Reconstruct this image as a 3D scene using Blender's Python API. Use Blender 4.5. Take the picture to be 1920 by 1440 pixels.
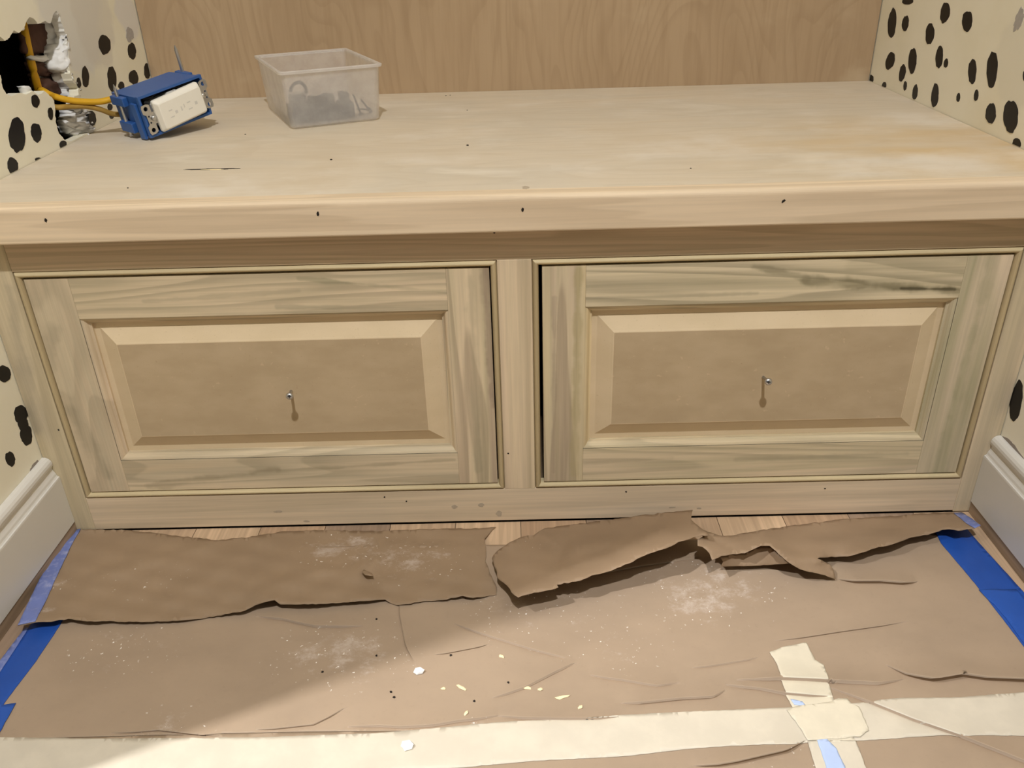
import bpy, bmesh, math, random
import numpy as np
from mathutils import Vector, Matrix
from mathutils.geometry import delaunay_2d_cdt

for o in list(bpy.data.objects):
    bpy.data.objects.remove(o)
SC = bpy.context.scene
COL = SC.collection

# ------------------------------------------------------------------ camera
FPX = 1596.35
CAM = np.array([0.60375, -0.8980, 0.69537])
PITCH, YAW, ROLL = -0.49850, -0.01111, -0.02925
_F = np.array([math.sin(YAW) * math.cos(PITCH), math.cos(YAW) * math.cos(PITCH), math.sin(PITCH)])
_R = np.cross(_F, [0, 0, 1]); _R /= np.linalg.norm(_R)
_U = np.cross(_R, _F)
_R, _U = math.cos(ROLL) * _R + math.sin(ROLL) * _U, -math.sin(ROLL) * _R + math.cos(ROLL) * _U
cam = bpy.data.cameras.new('camera')
cam.sensor_width = 36.0
cam.lens = FPX / 1920 * 36.0
cam.clip_start = 0.01
camo = bpy.data.objects.new('camera', cam)
COL.objects.link(camo)
camo.matrix_world = Matrix(((_R[0], _U[0], -_F[0], CAM[0]), (_R[1], _U[1], -_F[1], CAM[1]), (_R[2], _U[2], -_F[2], CAM[2]), (0, 0, 0, 1)))
SC.camera = camo

# ------------------------------------------------------------------ world, light, exposure
world = bpy.data.worlds.new('world')
SC.world = world
world.use_nodes = True
world.node_tree.nodes['Background'].inputs[0].default_value = (1.0, 0.97, 0.94, 1)
world.node_tree.nodes['Background'].inputs[1].default_value = 0.03
SC.view_settings.view_transform = 'Standard'
SC.view_settings.look = 'None'
SC.view_settings.gamma = 1.0
SC.view_settings.use_curve_mapping = False
SC.view_settings.exposure = 0.34
LAMPS = [((0.63, -1.34, 2.385), 0.040, 37.0), ((-0.85, -0.8565, 2.385), 0.028, 205.0)]
SPOT_AIM = (0.40, -0.40, 0.0)          # the hall lamp is a narrow spot turned into the niche
LAMP_COL = (0.99, 0.995, 1.035)

W, D, ZT = 1.2, 0.594, 0.4445          # niche width, seat depth, seat height
CEIL, YF = 2.4, -1.6                   # ceiling height, end of the built floor behind the camera
XH, YJ = -1.32, -0.441                  # open hall beside the niche, end of the partition wall


# ------------------------------------------------------------------ helpers
def ray(u, v):
    return _F + _R * (u - 960) / FPX - _U * (v - 720) / FPX


def un(u, v, ax, val):
    d = ray(u, v)
    t = (val - CAM[ax]) / d[ax]
    return CAM + t * d


def srgb(r, g, b, sat=0.86):
    lum = 0.3 * r + 0.59 * g + 0.11 * b
    r, g, b = (lum + (c - lum) * sat for c in (r, g, b))

    def f(c):
        c /= 255.0
        return c / 12.92 if c <= 0.04045 else ((c + 0.055) / 1.055) ** 2.4
    return (f(r), f(g), f(b), 1.0)


def tag(o, label=None, cat=None, group=None, kind=None):
    if label: o['label'] = label
    if cat: o['category'] = cat
    if group: o['group'] = group
    if kind: o['kind'] = kind
    return o


def wloc(o):
    v = Vector((0, 0, 0))
    while o is not None:
        v += o.location
        o = o.parent
    return v


def mesh_obj(name, verts, faces, mat, parent=None, smooth=False, world=True, bevel=0.0, autosmooth=False):
    me = bpy.data.meshes.new(name)
    off = wloc(parent) if (parent is not None and world) else Vector((0, 0, 0))
    me.from_pydata([tuple(Vector(v) - off) for v in verts], [], [tuple(f) for f in faces])
    bm = bmesh.new(); bm.from_mesh(me)
    bmesh.ops.recalc_face_normals(bm, faces=bm.faces)
    if bevel > 0:
        bmesh.ops.bevel(bm, geom=list(bm.edges), offset=bevel, segments=2, profile=0.5, affect='EDGES')
    bm.to_mesh(me); bm.free()
    if smooth:
        me.polygons.foreach_set('use_smooth', [True] * len(me.polygons))
    me.materials.append(mat)
    o = bpy.data.objects.new(name, me)
    COL.objects.link(o)
    if parent is not None:
        o.parent = parent
    return o


def empty(name, loc):
    o = bpy.data.objects.new(name, None)
    o.empty_display_size = 0.02
    o.location = loc
    COL.objects.link(o)
    return o


def boxvf(x0, x1, y0, y1, z0, z1):
    v = [(x0, y0, z0), (x1, y0, z0), (x1, y1, z0), (x0, y1, z0), (x0, y0, z1), (x1, y0, z1), (x1, y1, z1), (x0, y1, z1)]
    f = [(0, 3, 2, 1), (4, 5, 6, 7), (0, 1, 5, 4), (1, 2, 6, 5), (2, 3, 7, 6), (3, 0, 4, 7)]
    return v, f


def join(*vfs):
    V, Fc = [], []
    for v, f in vfs:
        n = len(V)
        V += list(v)
        Fc += [tuple(i + n for i in t) for t in f]
    return V, Fc


def box(name, x0, x1, y0, y1, z0, z1, mat, parent=None, bevel=0.0):
    v, f = boxvf(x0, x1, y0, y1, z0, z1)
    return mesh_obj(name, v, f, mat, parent, bevel=bevel)


def extrude(profile, axis_pts, closed=True):
    """profile: list of 3-D offsets per station given as function; axis_pts list of lists of points"""
    V, Fc = [], []
    n = len(axis_pts[0])
    for st in axis_pts:
        V += [tuple(p) for p in st]
    for i in range(len(axis_pts) - 1):
        rng = range(n) if closed else range(n - 1)
        for j in rng:
            k = (j + 1) % n
            Fc.append((i * n + j, i * n + k, (i + 1) * n + k, (i + 1) * n + j))
    if closed:
        Fc.append(tuple(range(n)))
        Fc.append(tuple((len(axis_pts) - 1) * n + j for j in reversed(range(n))))
    return V, Fc


def tube(pts, rad, seg=10, flat=1.0, up=(0, 0, 1)):
    pts = [Vector(p) for p in pts]
    st = []
    for i, p in enumerate(pts):
        a = pts[max(0, i - 1)]; b = pts[min(len(pts) - 1, i + 1)]
        t = (b - a).normalized()
        s = t.cross(Vector(up))
        if s.length < 1e-4: s = t.cross(Vector((1, 0, 0)))
        s.normalize(); n = s.cross(t)
        r = rad[i] if isinstance(rad, (list, tuple)) else rad
        st.append([p + (s * math.cos(2 * math.pi * k / seg) * flat + n * math.sin(2 * math.pi * k / seg)) * r for k in range(seg)])
    return extrude(None, st)


def catmull(pts, n=8):
    P = [Vector(p) for p in pts]
    P = [P[0] * 2 - P[1]] + P + [P[-1] * 2 - P[-2]]
    out = []
    for i in range(1, len(P) - 2):
        for k in range(n):
            t = k / n
            a, b, c, d = P[i - 1], P[i], P[i + 1], P[i + 2]
            out.append(0.5 * ((2 * b) + (c - a) * t + (2 * a - 5 * b + 4 * c - d) * t * t + (3 * b - a - 3 * c + d) * t ** 3))
    out.append(P[-2])
    return out


def inpoly(x, y, poly):
    c = False
    j = len(poly) - 1
    for i in range(len(poly)):
        xi, yi = poly[i]; xj, yj = poly[j]
        if (yi > y) != (yj > y) and x < (xj - xi) * (y - yi) / (yj - yi) + xi:
            c = not c
        j = i
    return c


def fill2d(outer, holes=(), inner=()):
    """triangulate polygon with holes and extra interior points -> verts2d, tris, boundary loops kept by edge use"""
    V, E = [], []
    for loop in [outer] + list(holes):
        n = len(V)
        V += [Vector(p) for p in loop]
        E += [(n + i, n + (i + 1) % len(loop)) for i in range(len(loop))]
    V += [Vector(p) for p in inner]
    vo, eo, fo, _, _, _ = delaunay_2d_cdt(V, E, [], 0, 1e-9)
    tris = []
    for f in fo:
        cx = sum(vo[i][0] for i in f) / len(f); cy = sum(vo[i][1] for i in f) / len(f)
        if inpoly(cx, cy, outer) and not any(inpoly(cx, cy, h) for h in holes):
            a, b, c = f[:3]
            s = (vo[b][0] - vo[a][0]) * (vo[c][1] - vo[a][1]) - (vo[c][0] - vo[a][0]) * (vo[b][1] - vo[a][1])
            tris.append((a, b, c) if s > 0 else (a, c, b))
    return [(v[0], v[1]) for v in vo], tris


def plate(outer, holes, front, back, inner=()):
    vo, tris = fill2d(outer, holes, inner)
    n = len(vo)
    V = [front(*p) for p in vo] + [back(*p) for p in vo]
    Fc = list(tris) + [(c + n, b + n, a + n) for a, b, c in tris]
    cnt = {}
    for t in tris:
        for i in range(3):
            cnt[(t[i], t[(i + 1) % 3])] = 1
    for (a, b) in list(cnt):
        if (b, a) not in cnt:
            Fc.append((b, a, a + n, b + n))
    return V, Fc


def jag(poly, step, amp, seed, closed=True):
    r = random.Random(seed)
    out = []
    n = len(poly)
    for i in range(n if closed else n - 1):
        a = poly[i]; b = poly[(i + 1) % n]
        L = math.hypot(b[0] - a[0], b[1] - a[1])
        m = max(1, int(L / step))
        for k in range(m):
            t = k / m
            out.append((a[0] + (b[0] - a[0]) * t + (r.uniform(-amp, amp) if k else 0), a[1] + (b[1] - a[1]) * t + (r.uniform(-amp, amp) if k else 0)))
    if not closed:
        out.append(poly[-1])
    return out


# ------------------------------------------------------------------ material helper
class M:
    def __init__(self, name, rough=0.6, spec=0.3):
        self.mat = bpy.data.materials.new(name)
        self.mat.use_nodes = True
        self.t = self.mat.node_tree
        self.b = self.t.nodes['Principled BSDF']
        self.b.inputs['Roughness'].default_value = rough
        self.b.inputs['Specular IOR Level'].default_value = spec
        self._pos = None

    def n(self, kind, **kw):
        x = self.t.nodes.new(kind)
        for k, v in kw.items():
            setattr(x, k, v)
        return x

    def put(self, sock, val):
        if hasattr(val, 'is_linked') or isinstance(val, bpy.types.NodeSocket):
            self.t.links.new(val, sock)
        else:
            if sock.type == 'RGBA' and len(val) == 3: val = (*val, 1)
            sock.default_value = val

    def pos(self, scale=(1, 1, 1), off=(0, 0, 0)):
        if self._pos is None:
            self._pos = self.n('ShaderNodeNewGeometry').outputs['Position']
        m = self.n('ShaderNodeMapping')
        self.put(m.inputs['Vector'], self._pos)
        m.inputs['Scale'].default_value = scale
        m.inputs['Location'].default_value = off
        return m.outputs[0]

    def noise(self, vec, scale=1.0, detail=2.0, rough=0.5, dist=0.0, color=False):
        x = self.n('ShaderNodeTexNoise')
        self.put(x.inputs['Vector'], vec)
        x.inputs['Scale'].default_value = scale
        x.inputs['Detail'].default_value = detail
        x.inputs['Roughness'].default_value = rough
        x.inputs['Distortion'].default_value = dist
        return x.outputs['Color' if color else 'Fac']

    def math(self, op, a, b=None, c=None, clamp=False):
        x = self.n('ShaderNodeMath', operation=op, use_clamp=clamp)
        self.put(x.inputs[0], a)
        if b is not None: self.put(x.inputs[1], b)
        if c is not None: self.put(x.inputs[2], c)
        return x.outputs[0]

    def sub(self, vec, val):
        x = self.n('ShaderNodeVectorMath', operation='DISTANCE')
        self.put(x.inputs[0], vec); x.inputs[1].default_value = val
        return x.outputs['Value']

    def sep(self, vec):
        x = self.n('ShaderNodeSeparateXYZ')
        self.put(x.inputs[0], vec)
        return x.outputs

    def step(self, v, lo, hi, a=0.0, b=1.0):
        x = self.n('ShaderNodeMapRange', interpolation_type='SMOOTHSTEP')
        self.put(x.inputs[0], v)
        x.inputs[1].default_value = lo; x.inputs[2].default_value = hi
        x.inputs[3].default_value = a; x.inputs[4].default_value = b
        return x.outputs[0]

    def mix(self, fac, a, b, blend='MIX'):
        x = self.n('ShaderNodeMix', data_type='RGBA', blend_type=blend)
        self.put(x.inputs[0], fac)
        self.put(x.inputs[6], a); self.put(x.inputs[7], b)
        return x.outputs[2]

    def ramp(self, fac, stops):
        x = self.n('ShaderNodeValToRGB')
        e = x.color_ramp.elements
        while len(e) < len(stops): e.new(0.5)
        for el, (p, c) in zip(e, stops):
            el.position = p; el.color = c
        self.put(x.inputs[0], fac)
        return x.outputs[0]

    def color(self, c):
        self.put(self.b.inputs['Base Color'], c)
        return self

    def bump(self, h, strength=0.2, dist=0.001):
        x = self.n('ShaderNodeBump')
        x.inputs['Strength'].default_value = strength
        x.inputs['Distance'].default_value = dist
        self.put(x.inputs['Height'], h)
        self.t.links.new(x.outputs[0], self.b.inputs['Normal'])
        return self


def plain(name, c, rough=0.6, metal=0.0, spec=0.3, var=0.06, scale=60):
    m = M(name, rough, spec)
    m.b.inputs['Metallic'].default_value = metal
    nz = m.noise(m.pos(), scale, 3)
    lo = tuple(x * (1 - var) for x in c[:3]); hi = tuple(min(1, x * (1 + var)) for x in c[:3])
    m.color(m.mix(nz, (*lo, 1), (*hi, 1)))
    return m.mat


def wood(name, axis, cols, seed, bands=22.0, flow=1.3, line=0.5, linef=9.0, stretch=7.0, warp=0.5, fine=0.10, rough=0.62, streaks=()):
    """axis: grain direction 0=x 2=z.  cols: list of colours for the broad streaks, last entry the dark line colour."""
    m = M(name, rough, 0.25)
    s = [1, 1, 1]
    for i in range(3):
        s[i] = 1.0 if i == axis else stretch
    off = (seed * 1.37 % 7, seed * 2.11 % 5, seed * 0.77 % 9)
    p = m.pos(tuple(s), off)
    broad = m.noise(p, flow, 2.5, 0.55, warp)
    k = len(cols) - 1
    stops = [(0.30 + 0.40 * i / max(1, k - 1), cols[i]) for i in range(k)]
    col = m.ramp(broad, stops)
    # growth-ring lines = contour lines of a second stretched field
    s2 = [1, 1, 1]
    for i in range(3):
        s2[i] = 1.0 if i == axis else stretch * 0.85
    f2 = m.noise(m.pos(tuple(s2), (off[0] + 3, off[1] + 1, off[2] + 2)), flow * 0.9, 1.5, 0.45, warp)
    fr = m.math('FRACT', m.math('MULTIPLY', f2, linef))
    ln = m.math('MULTIPLY', m.step(fr, 0.0, 0.75), m.step(fr, 0.88, 1.0, 1.0, 0.0))
    ln = m.math('MULTIPLY', m.math('POWER', ln, 2.2), line)
    col = m.mix(ln, col, cols[-1])
    if streaks:
        wob = m.math('SUBTRACT', m.noise(m.pos((1, 1, 1), off), 28, 3, 0.6), 0.5)
        grain = m.step(m.noise(m.pos(tuple(9.0 if i == axis else 110.0 for i in range(3)), off), 1.0, 2), 0.25, 0.7, 0.45, 1.0)
    for (pa, pb, wd, cs, amt) in streaks:
        a = un(pa[0], pa[1], 1, 0.001); b = un(pb[0], pb[1], 1, 0.001)
        a[1] = b[1] = 0.0
        ba = b - a
        v1 = m.n('ShaderNodeVectorMath', operation='SUBTRACT')
        m.put(v1.inputs[0], m.pos((1, 0, 1))); v1.inputs[1].default_value = tuple(a)
        dt = m.n('ShaderNodeVectorMath', operation='DOT_PRODUCT')
        m.put(dt.inputs[0], v1.outputs[0]); dt.inputs[1].default_value = tuple(ba / ba.dot(ba))
        tt = m.math('MULTIPLY', dt.outputs['Value'], 1.0, clamp=True)
        sc = m.n('ShaderNodeVectorMath', operation='SCALE')
        sc.inputs[0].default_value = tuple(ba); m.put(sc.inputs['Scale'], tt)
        dd = m.n('ShaderNodeVectorMath', operation='DISTANCE')
        m.put(dd.inputs[0], v1.outputs[0]); m.put(dd.inputs[1], sc.outputs[0])
        de = m.math('ADD', dd.outputs['Value'], m.math('MULTIPLY', wob, wd * 2.2))
        w_ = m.math('MULTIPLY', m.math('MULTIPLY', m.step(de, wd * 0.15, wd, 1, 0), grain), amt)
        col = m.mix(w_, col, cs)
    s3 = [1, 1, 1]
    for i in range(3):
        s3[i] = 6.0 if i == axis else 260.0
    fg = m.noise(m.pos(tuple(s3), off), 1.0, 3, 0.6)
    fac = m.step(fg, 0.25, 0.75, 1 - fine, 1 + fine * 0.6)
    cc = m.n('ShaderNodeVectorMath', operation='SCALE')
    m.put(cc.inputs[0], col); m.put(cc.inputs['Scale'], fac)
    m.color(m.mix(1.0, cc.outputs[0], (1.005, 0.985, 0.945, 1), 'MULTIPLY'))
    m.bump(fg, 0.15, 0.0006)
    return m.mat


# colours (albedo)
C_BEI = srgb(226, 204, 168)
C_PNK = srgb(220, 196, 166)
C_GRN = srgb(208, 192, 154)
C_GRY = srgb(202, 186, 154)
C_DRK = srgb(156, 138, 106)

MAT = {}
MAT['stile_centre'] = wood('poplar_stile_centre', 2, [C_BEI, C_PNK, C_BEI, C_GRN, C_DRK], 3, stretch=26, flow=1.0, linef=7, line=0.35, warp=0.1)
MAT['stile_side'] = wood('poplar_stile_side', 2, [C_PNK, C_BEI, C_GRY, C_GRN, C_DRK], 8, stretch=16, flow=1.2, linef=4, line=0.25, warp=0.3, streaks=[((18, 540), (62, 800), .012, srgb(166, 154, 130), .5)])
MAT['rail_top'] = wood('poplar_rail_top', 0, [srgb(216, 192, 158), srgb(208, 186, 154), srgb(202, 181, 150), C_DRK], 5, stretch=34, flow=1.1, linef=12, line=0.30, warp=0.1)
MAT['rail_low'] = wood('poplar_rail_low', 0, [C_PNK, srgb(226, 204, 172), srgb(212, 192, 160), C_DRK], 12, stretch=16, flow=1.2, linef=5, line=0.15, warp=0.3)
MAT['nosing'] = wood('maple_nosing', 0, [srgb(230, 208, 174), srgb(226, 203, 170), srgb(222, 199, 166), srgb(186, 160, 126)], 7, stretch=40, flow=0.8, linef=14, line=0.30, warp=0.05, fine=0.06)
MAT['dl_rail_a'] = wood('poplar_drawer_rail_a', 0, [C_BEI, srgb(210, 192, 156), C_BEI, C_GRN, srgb(134, 125, 98)], 21, stretch=15, flow=1.5, linef=12, line=0.34, warp=0.6, streaks=[((270, 566), (560, 545), .004, srgb(166, 154, 124), .5), ((560, 522), (840, 548), .004, srgb(152, 146, 114), .6), ((520, 575), (838, 582), .004, srgb(166, 156, 128), .5)])
MAT['dl_rail_b'] = wood('poplar_drawer_rail_b', 0, [C_GRN, C_BEI, C_GRY, srgb(210, 188, 152), srgb(134, 125, 98)], 33, stretch=15, flow=1.5, linef=9, line=0.30, warp=0.6, streaks=[((280, 912), (520, 880), .008, srgb(156, 142, 112), .6), ((520, 884), (852, 862), .004, srgb(158, 146, 116), .5)])
MAT['dl_stile_a'] = wood('poplar_drawer_stile_a', 2, [C_PNK, srgb(214, 192, 158), C_GRY, srgb(217, 192, 158), srgb(154, 138, 111)], 41, stretch=6, flow=2.2, linef=6, line=0.3, warp=0.9, streaks=[((104, 620), (88, 690), .013, srgb(160, 148, 122), .55), ((136, 772), (200, 890), .014, srgb(156, 144, 116), .55)])
MAT['dl_stile_b'] = wood('poplar_drawer_stile_b', 2, [srgb(190, 165, 138), C_BEI, C_GRN, srgb(181, 156, 134), srgb(136, 118, 96)], 55, stretch=22, flow=1.2, linef=9, line=0.4, warp=0.1, streaks=[((908, 505), (930, 760), .009, srgb(138, 116, 100), .7), ((882, 520), (897, 880), .008, srgb(168, 158, 126), .5)])
MAT['dr_rail_a'] = wood('poplar_drawer_rail_c', 0, [srgb(210, 194, 158), srgb(226, 209, 172), srgb(199, 185, 149), srgb(228, 210, 176), srgb(122, 114, 87)], 62, stretch=15, flow=1.5, linef=8, line=0.42, warp=0.6, streaks=[((1415, 499), (1512, 523), .006, srgb(128, 120, 90), .6), ((1512, 526), (1800, 547), .0085, srgb(118, 110, 78), .8), ((1690, 541), (1790, 543), .003, srgb(70, 62, 40), .7), ((1100, 562), (1420, 550), .004, srgb(160, 150, 122), .4), ((1600, 500), (1810, 497), .014, srgb(180, 168, 134), .4)])
MAT['dr_rail_b'] = wood('poplar_drawer_rail_d', 0, [srgb(221, 199, 161), C_GRN, srgb(228, 206, 170), C_GRY, srgb(138, 129, 102)], 77, stretch=15, flow=1.5, linef=9, line=0.30, warp=0.6, streaks=[((1100, 868), (1260, 858), .005, srgb(172, 158, 126), .4), ((1380, 862), (1700, 852), .006, srgb(160, 150, 122), .5)])
MAT['dr_stile_a'] = wood('poplar_drawer_stile_c', 2, [srgb(236, 217, 183), srgb(214, 192, 163), C_GRN, srgb(221, 199, 152), srgb(145, 125, 102)], 84, stretch=24, flow=1.2, linef=10, line=0.45, warp=0.1, streaks=[((1085, 505), (1076, 890), .007, srgb(178, 162, 116), .7), ((1040, 560), (1038, 885), .004, srgb(156, 138, 116), .5)])
MAT['dr_stile_b'] = wood('poplar_drawer_stile_d', 2, [srgb(234, 212, 178), srgb(223, 203, 172), srgb(181, 172, 136), srgb(230, 210, 181), srgb(154, 141, 111)], 91, stretch=14, flow=1.2, linef=4, line=0.25, warp=0.2, streaks=[((1862, 470), (1762, 885), .010, srgb(160, 154, 118), .6)])
MAT['bead'] = wood('poplar_bead', 0, [srgb(214, 196, 150), srgb(200, 182, 140), srgb(150, 130, 92)], 15, stretch=20, flow=1.0, linef=5, line=0.2, warp=0.1)
MAT['bead_v'] = wood('poplar_bead_upright', 2, [srgb(196, 176, 132), srgb(184, 164, 122), srgb(140, 120, 84)], 17, stretch=20, flow=1.0, linef=5, line=0.2, warp=0.1)
MAT['carcass'] = plain('plywood_carcass', srgb(120, 98, 70))
MAT['shoe'] = wood('bare_shoe_wood', 1, [srgb(150, 126, 100), srgb(176, 150, 122), srgb(110, 92, 74), srgb(90, 74, 58)], 44, stretch=30, flow=1.5, linef=6, line=0.3, warp=0.1)


def m_mdf(name, c0, c1):
    m = M(name, 0.75, 0.2)
    a = m.noise(m.pos((1, 1, 1)), 420, 3, 0.6)
    b = m.noise(m.pos((1, 1, 2)), 14, 3, 0.6)
    c = m.mix(m.step(b, 0.3, 0.7), c0, c1)
    c = m.mix(m.step(a, 0.62, 0.8, 0, 0.35), c, srgb(150, 116, 80))
    d = m.noise(m.pos((1, 1, 1), (3, 1, 2)), 150, 2)
    c = m.mix(m.step(d, 0.68, 0.78, 0, 0.3), c, srgb(226, 196, 152))
    m.color(c).bump(a, 0.1, 0.0004)
    return m.mat


def m_seat():
    m = M('plywood_seat', 0.55, 0.3)
    a = m.noise(m.pos((1.6, 4.0, 1)), 2.2, 4, 0.6, 0.5)
    c = m.ramp(a, [(0.28, srgb(210, 191, 160)), (0.45, srgb(216, 200, 173)), (0.6, srgb(210, 196, 171)), (0.75, srgb(226, 214, 191))])
    b = m.noise(m.pos((5, 90, 1)), 1.4, 3, 0.6)
    c = m.mix(m.step(b, 0.35, 0.75, 0, 0.16), c, srgb(190, 166, 128))
    f2 = m.noise(m.pos((1, 5.5, 1), (4, 2, 0)), 1.3, 2, 0.5, 0.4)
    fr = m.math('FRACT', m.math('MULTIPLY', f2, 14.0))
    c = m.mix(m.math('MULTIPLY', m.step(fr, 0.6, 0.95), 0.09), c, srgb(176, 150, 108))
    # honey-coloured sapwood streak towards the right front corner
    p = m.pos()
    d = m.sub(m.pos((0.8, 1.5, 0)), (1.2 * 0.8, 0.12 * 1.5, 0))
    w = m.math('MULTIPLY', m.step(d, 0.05, 0.42, 1, 0), m.step(m.noise(m.pos((2, 6, 1), (7, 0, 0)), 2.5, 3), 0.3, 0.65))
    c = m.mix(m.math('MULTIPLY', w, 0.75), c, srgb(212, 176, 116))
    # sanding dust, whitish
    n2 = m.noise(m.pos((1, 1.6, 1), (1, 5, 0)), 5.5, 5, 0.62)
    c = m.mix(m.step(n2, 0.48, 0.74, 0, 0.6), c, srgb(230, 220, 202))
    m.color(c).bump(b, 0.08, 0.0005)
    return m.mat


def m_back():
    m = M('birch_back_panel', 0.6, 0.25)
    a = m.noise(m.pos((3, 1, 1.2)), 2.0, 3, 0.55)
    c = m.ramp(a, [(0.3, srgb(174, 144, 106)), (0.5, srgb(181, 151, 113)), (0.7, srgb(186, 157, 119))])
    f = m.noise(m.pos((3.6, 1, 1.1), (2.2, 0, 0.4)), 2.1, 1.6, 0.45, 0.55)
    fr = m.math('FRACT', m.math('MULTIPLY', f, 17.0))
    ln = m.math('MULTIPLY', m.step(fr, 0.45, 0.9), m.step(fr, 0.92, 1.0, 1, 0))
    c = m.mix(m.math('MULTIPLY', ln, 0.15), c, srgb(138, 106, 70))
    b = m.noise(m.pos((120, 1, 7)), 1.0, 3, 0.6)
    c = m.mix(m.step(b, 0.4, 0.75, 0, 0.25), c, srgb(150, 118, 80))
    n2 = m.noise(m.pos((1.4, 1, 2.2), (1, 0, 3)), 3.6, 4, 0.6)
    zz = m.sep(m.pos())[2]
    hz = m.math('MULTIPLY', m.step(n2, 0.54, 0.72), m.step(zz, ZT + 0.01, ZT + 0.18, 1.0, 0.35))
    c = m.mix(m.math('MULTIPLY', hz, 0.5), c, srgb(206, 182, 144))
    m.color(c).bump(b, 0.08, 0.0004)
    return m.mat


def m_wall(patches=()):
    m = M('cream_wall_paint', 0.5, 0.35)
    a = m.noise(m.pos(), 7, 4, 0.6)
    c = m.mix(m.step(a, 0.3, 0.7), srgb(240, 233, 206), srgb(245, 239, 216))
    for (ctr, r, colr, amt) in patches:
        nz = m.noise(m.pos((1, 1, 1), (ctr[1], 0, 2)), 9, 4, 0.6)
        d = m.math('ADD', m.sub(m.pos(), ctr), m.math('MULTIPLY', m.math('SUBTRACT', nz, 0.5), r * 1.6))
        c = m.mix(m.math('MULTIPLY', m.step(d, r * 0.75, r, 1, 0), amt), c, colr)
    f = m.noise(m.pos(), 90, 4, 0.6)
    m.color(c).bump(f, 0.25, 0.0008)
    return m.mat


def m_paper(name, base, blobs, seed=0.0):
    m = M(name, 0.62, 0.25)
    a = m.noise(m.pos((1, 1.5, 1), (seed, 0, 0)), 5, 5, 0.62)
    c = m.ramp(a, [(0.3, tuple(x * 0.88 for x in base[:3]) + (1,)), (0.5, base), (0.72, tuple(min(1, x * 1.10) for x in base[:3]) + (1,))])
    f = m.noise(m.pos((1, 1, 1), (seed, 3, 0)), 160, 4, 0.7)
    c = m.mix(m.step(f, 0.55, 0.8, 0, 0.25), c, tuple(x * 0.72 for x in base[:3]) + (1,))
    fine = m.noise(m.pos((1, 1.3, 1), (seed, 1, 0)), 30, 8, 0.8)
    sp = m.noise(m.pos((1, 1, 1), (seed, 7, 0)), 230, 2, 0.6)
    tot = None
    for (x, y, r, amt) in blobs:
        d = m.sub(m.pos((1, 1.5, 0)), (x, y * 1.5, 0))
        w = m.math('MULTIPLY', m.step(d, 0.15 * r, r, 1, 0), amt)
        tot = w if tot is None else m.math('MAXIMUM', tot, w)
    if tot is not None:
        th = m.math('SUBTRACT', m.math('ADD', fine, m.math('MULTIPLY', tot, 0.22)), 0.655)
        mask = m.math('MULTIPLY', m.step(th, 0.0, 0.20), m.step(tot, 0.0, 0.5))
        c = m.mix(m.math('MULTIPLY', mask, 0.32), c, srgb(226, 212, 200))
        sm = m.math('MULTIPLY', m.step(sp, 0.68, 0.74), m.step(tot, 0.05, 0.4))
        c = m.mix(sm, c, srgb(236, 228, 214))
    m.color(c).bump(a, 0.3, 0.003)
    return m.mat


def px(u, v):
    p = un(u, v, 2, 0.006)
    return (p[0], p[1])


KRAFT = srgb(164, 140, 113)
MAT['mdf'] = m_mdf('mdf_panel', srgb(186, 161, 122), srgb(196, 171, 132))
MAT['mdf_cut'] = m_mdf('mdf_machined_edge', srgb(216, 192, 150), srgb(222, 198, 157))
MAT['seat'] = m_seat()
MAT['back'] = m_back()
_l1 = un(130, 20, 0, 0); _l2 = un(180, 40, 0, 0); _l3 = un(235, 20, 0, 0)
MAT['wall_l'] = m_wall([(tuple(_l1), 0.10, srgb(228, 224, 212), 0.9), (tuple(_l2), 0.07, srgb(220, 212, 196), 0.6), (tuple(_l3), 0.045, srgb(228, 224, 218), 0.8)])
_r1 = un(1908, 38, 0, W); _r2 = un(1912, 110, 0, W)
MAT['wall_r'] = m_wall([(tuple(_r2), 0.06, srgb(232, 226, 204), 0.7)])
MAT['ceiling'] = plain('white_ceiling_paint', srgb(236, 230, 218))
MAT['black'] = plain('black_spot_paint', srgb(22, 19, 17), 0.45, var=0.3)
MAT['grey_smear'] = plain('grey_smeared_paint', srgb(176, 170, 164), 0.6, var=0.25, scale=200)
MAT['base'] = plain('white_baseboard_paint', srgb(218, 214, 203), 0.35, spec=0.5, var=0.03, scale=12)
B1 = [(*px(640, 1225), 0.11, 1.0), (*px(690, 1215), 0.05, 1.0), (*px(320, 1365), 0.06, 0.7), (*px(1330, 1110), 0.12, 1.0), (*px(1150, 1200), 0.10, 0.55), (*px(230, 1220), 0.10, 0.55), (*px(910, 1365), 0.03, 0.9), (*px(940, 1125), 0.07, 0.7), (*px(1040, 1150), 0.14, 0.45)]
MAT['paper_low'] = m_paper('kraft_floor_paper', KRAFT, B1)
B2 = [(*px(650, 1030), 0.09, 0.95), (*px(770, 1050), 0.10, 0.9), (*px(110, 1100), 0.03, 1.0), (*px(280, 1090), 0.10, 0.3), (*px(90, 1155), 0.02, 1.0)]
MAT['paper_up'] = m_paper('kraft_torn_paper', srgb(150, 124, 94), B2, 4.0)
MAT['paper_flap'] = m_paper('kraft_torn_flap', srgb(152, 125, 95), [(*px(1000, 1040), 0.03, 0.35)], 9.0)
MAT['paper_far'] = m_paper('kraft_floor_paper_next', srgb(162, 138, 111), [(*px(1500, 1430), 0.08, 0.3)], 6.0)


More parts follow.
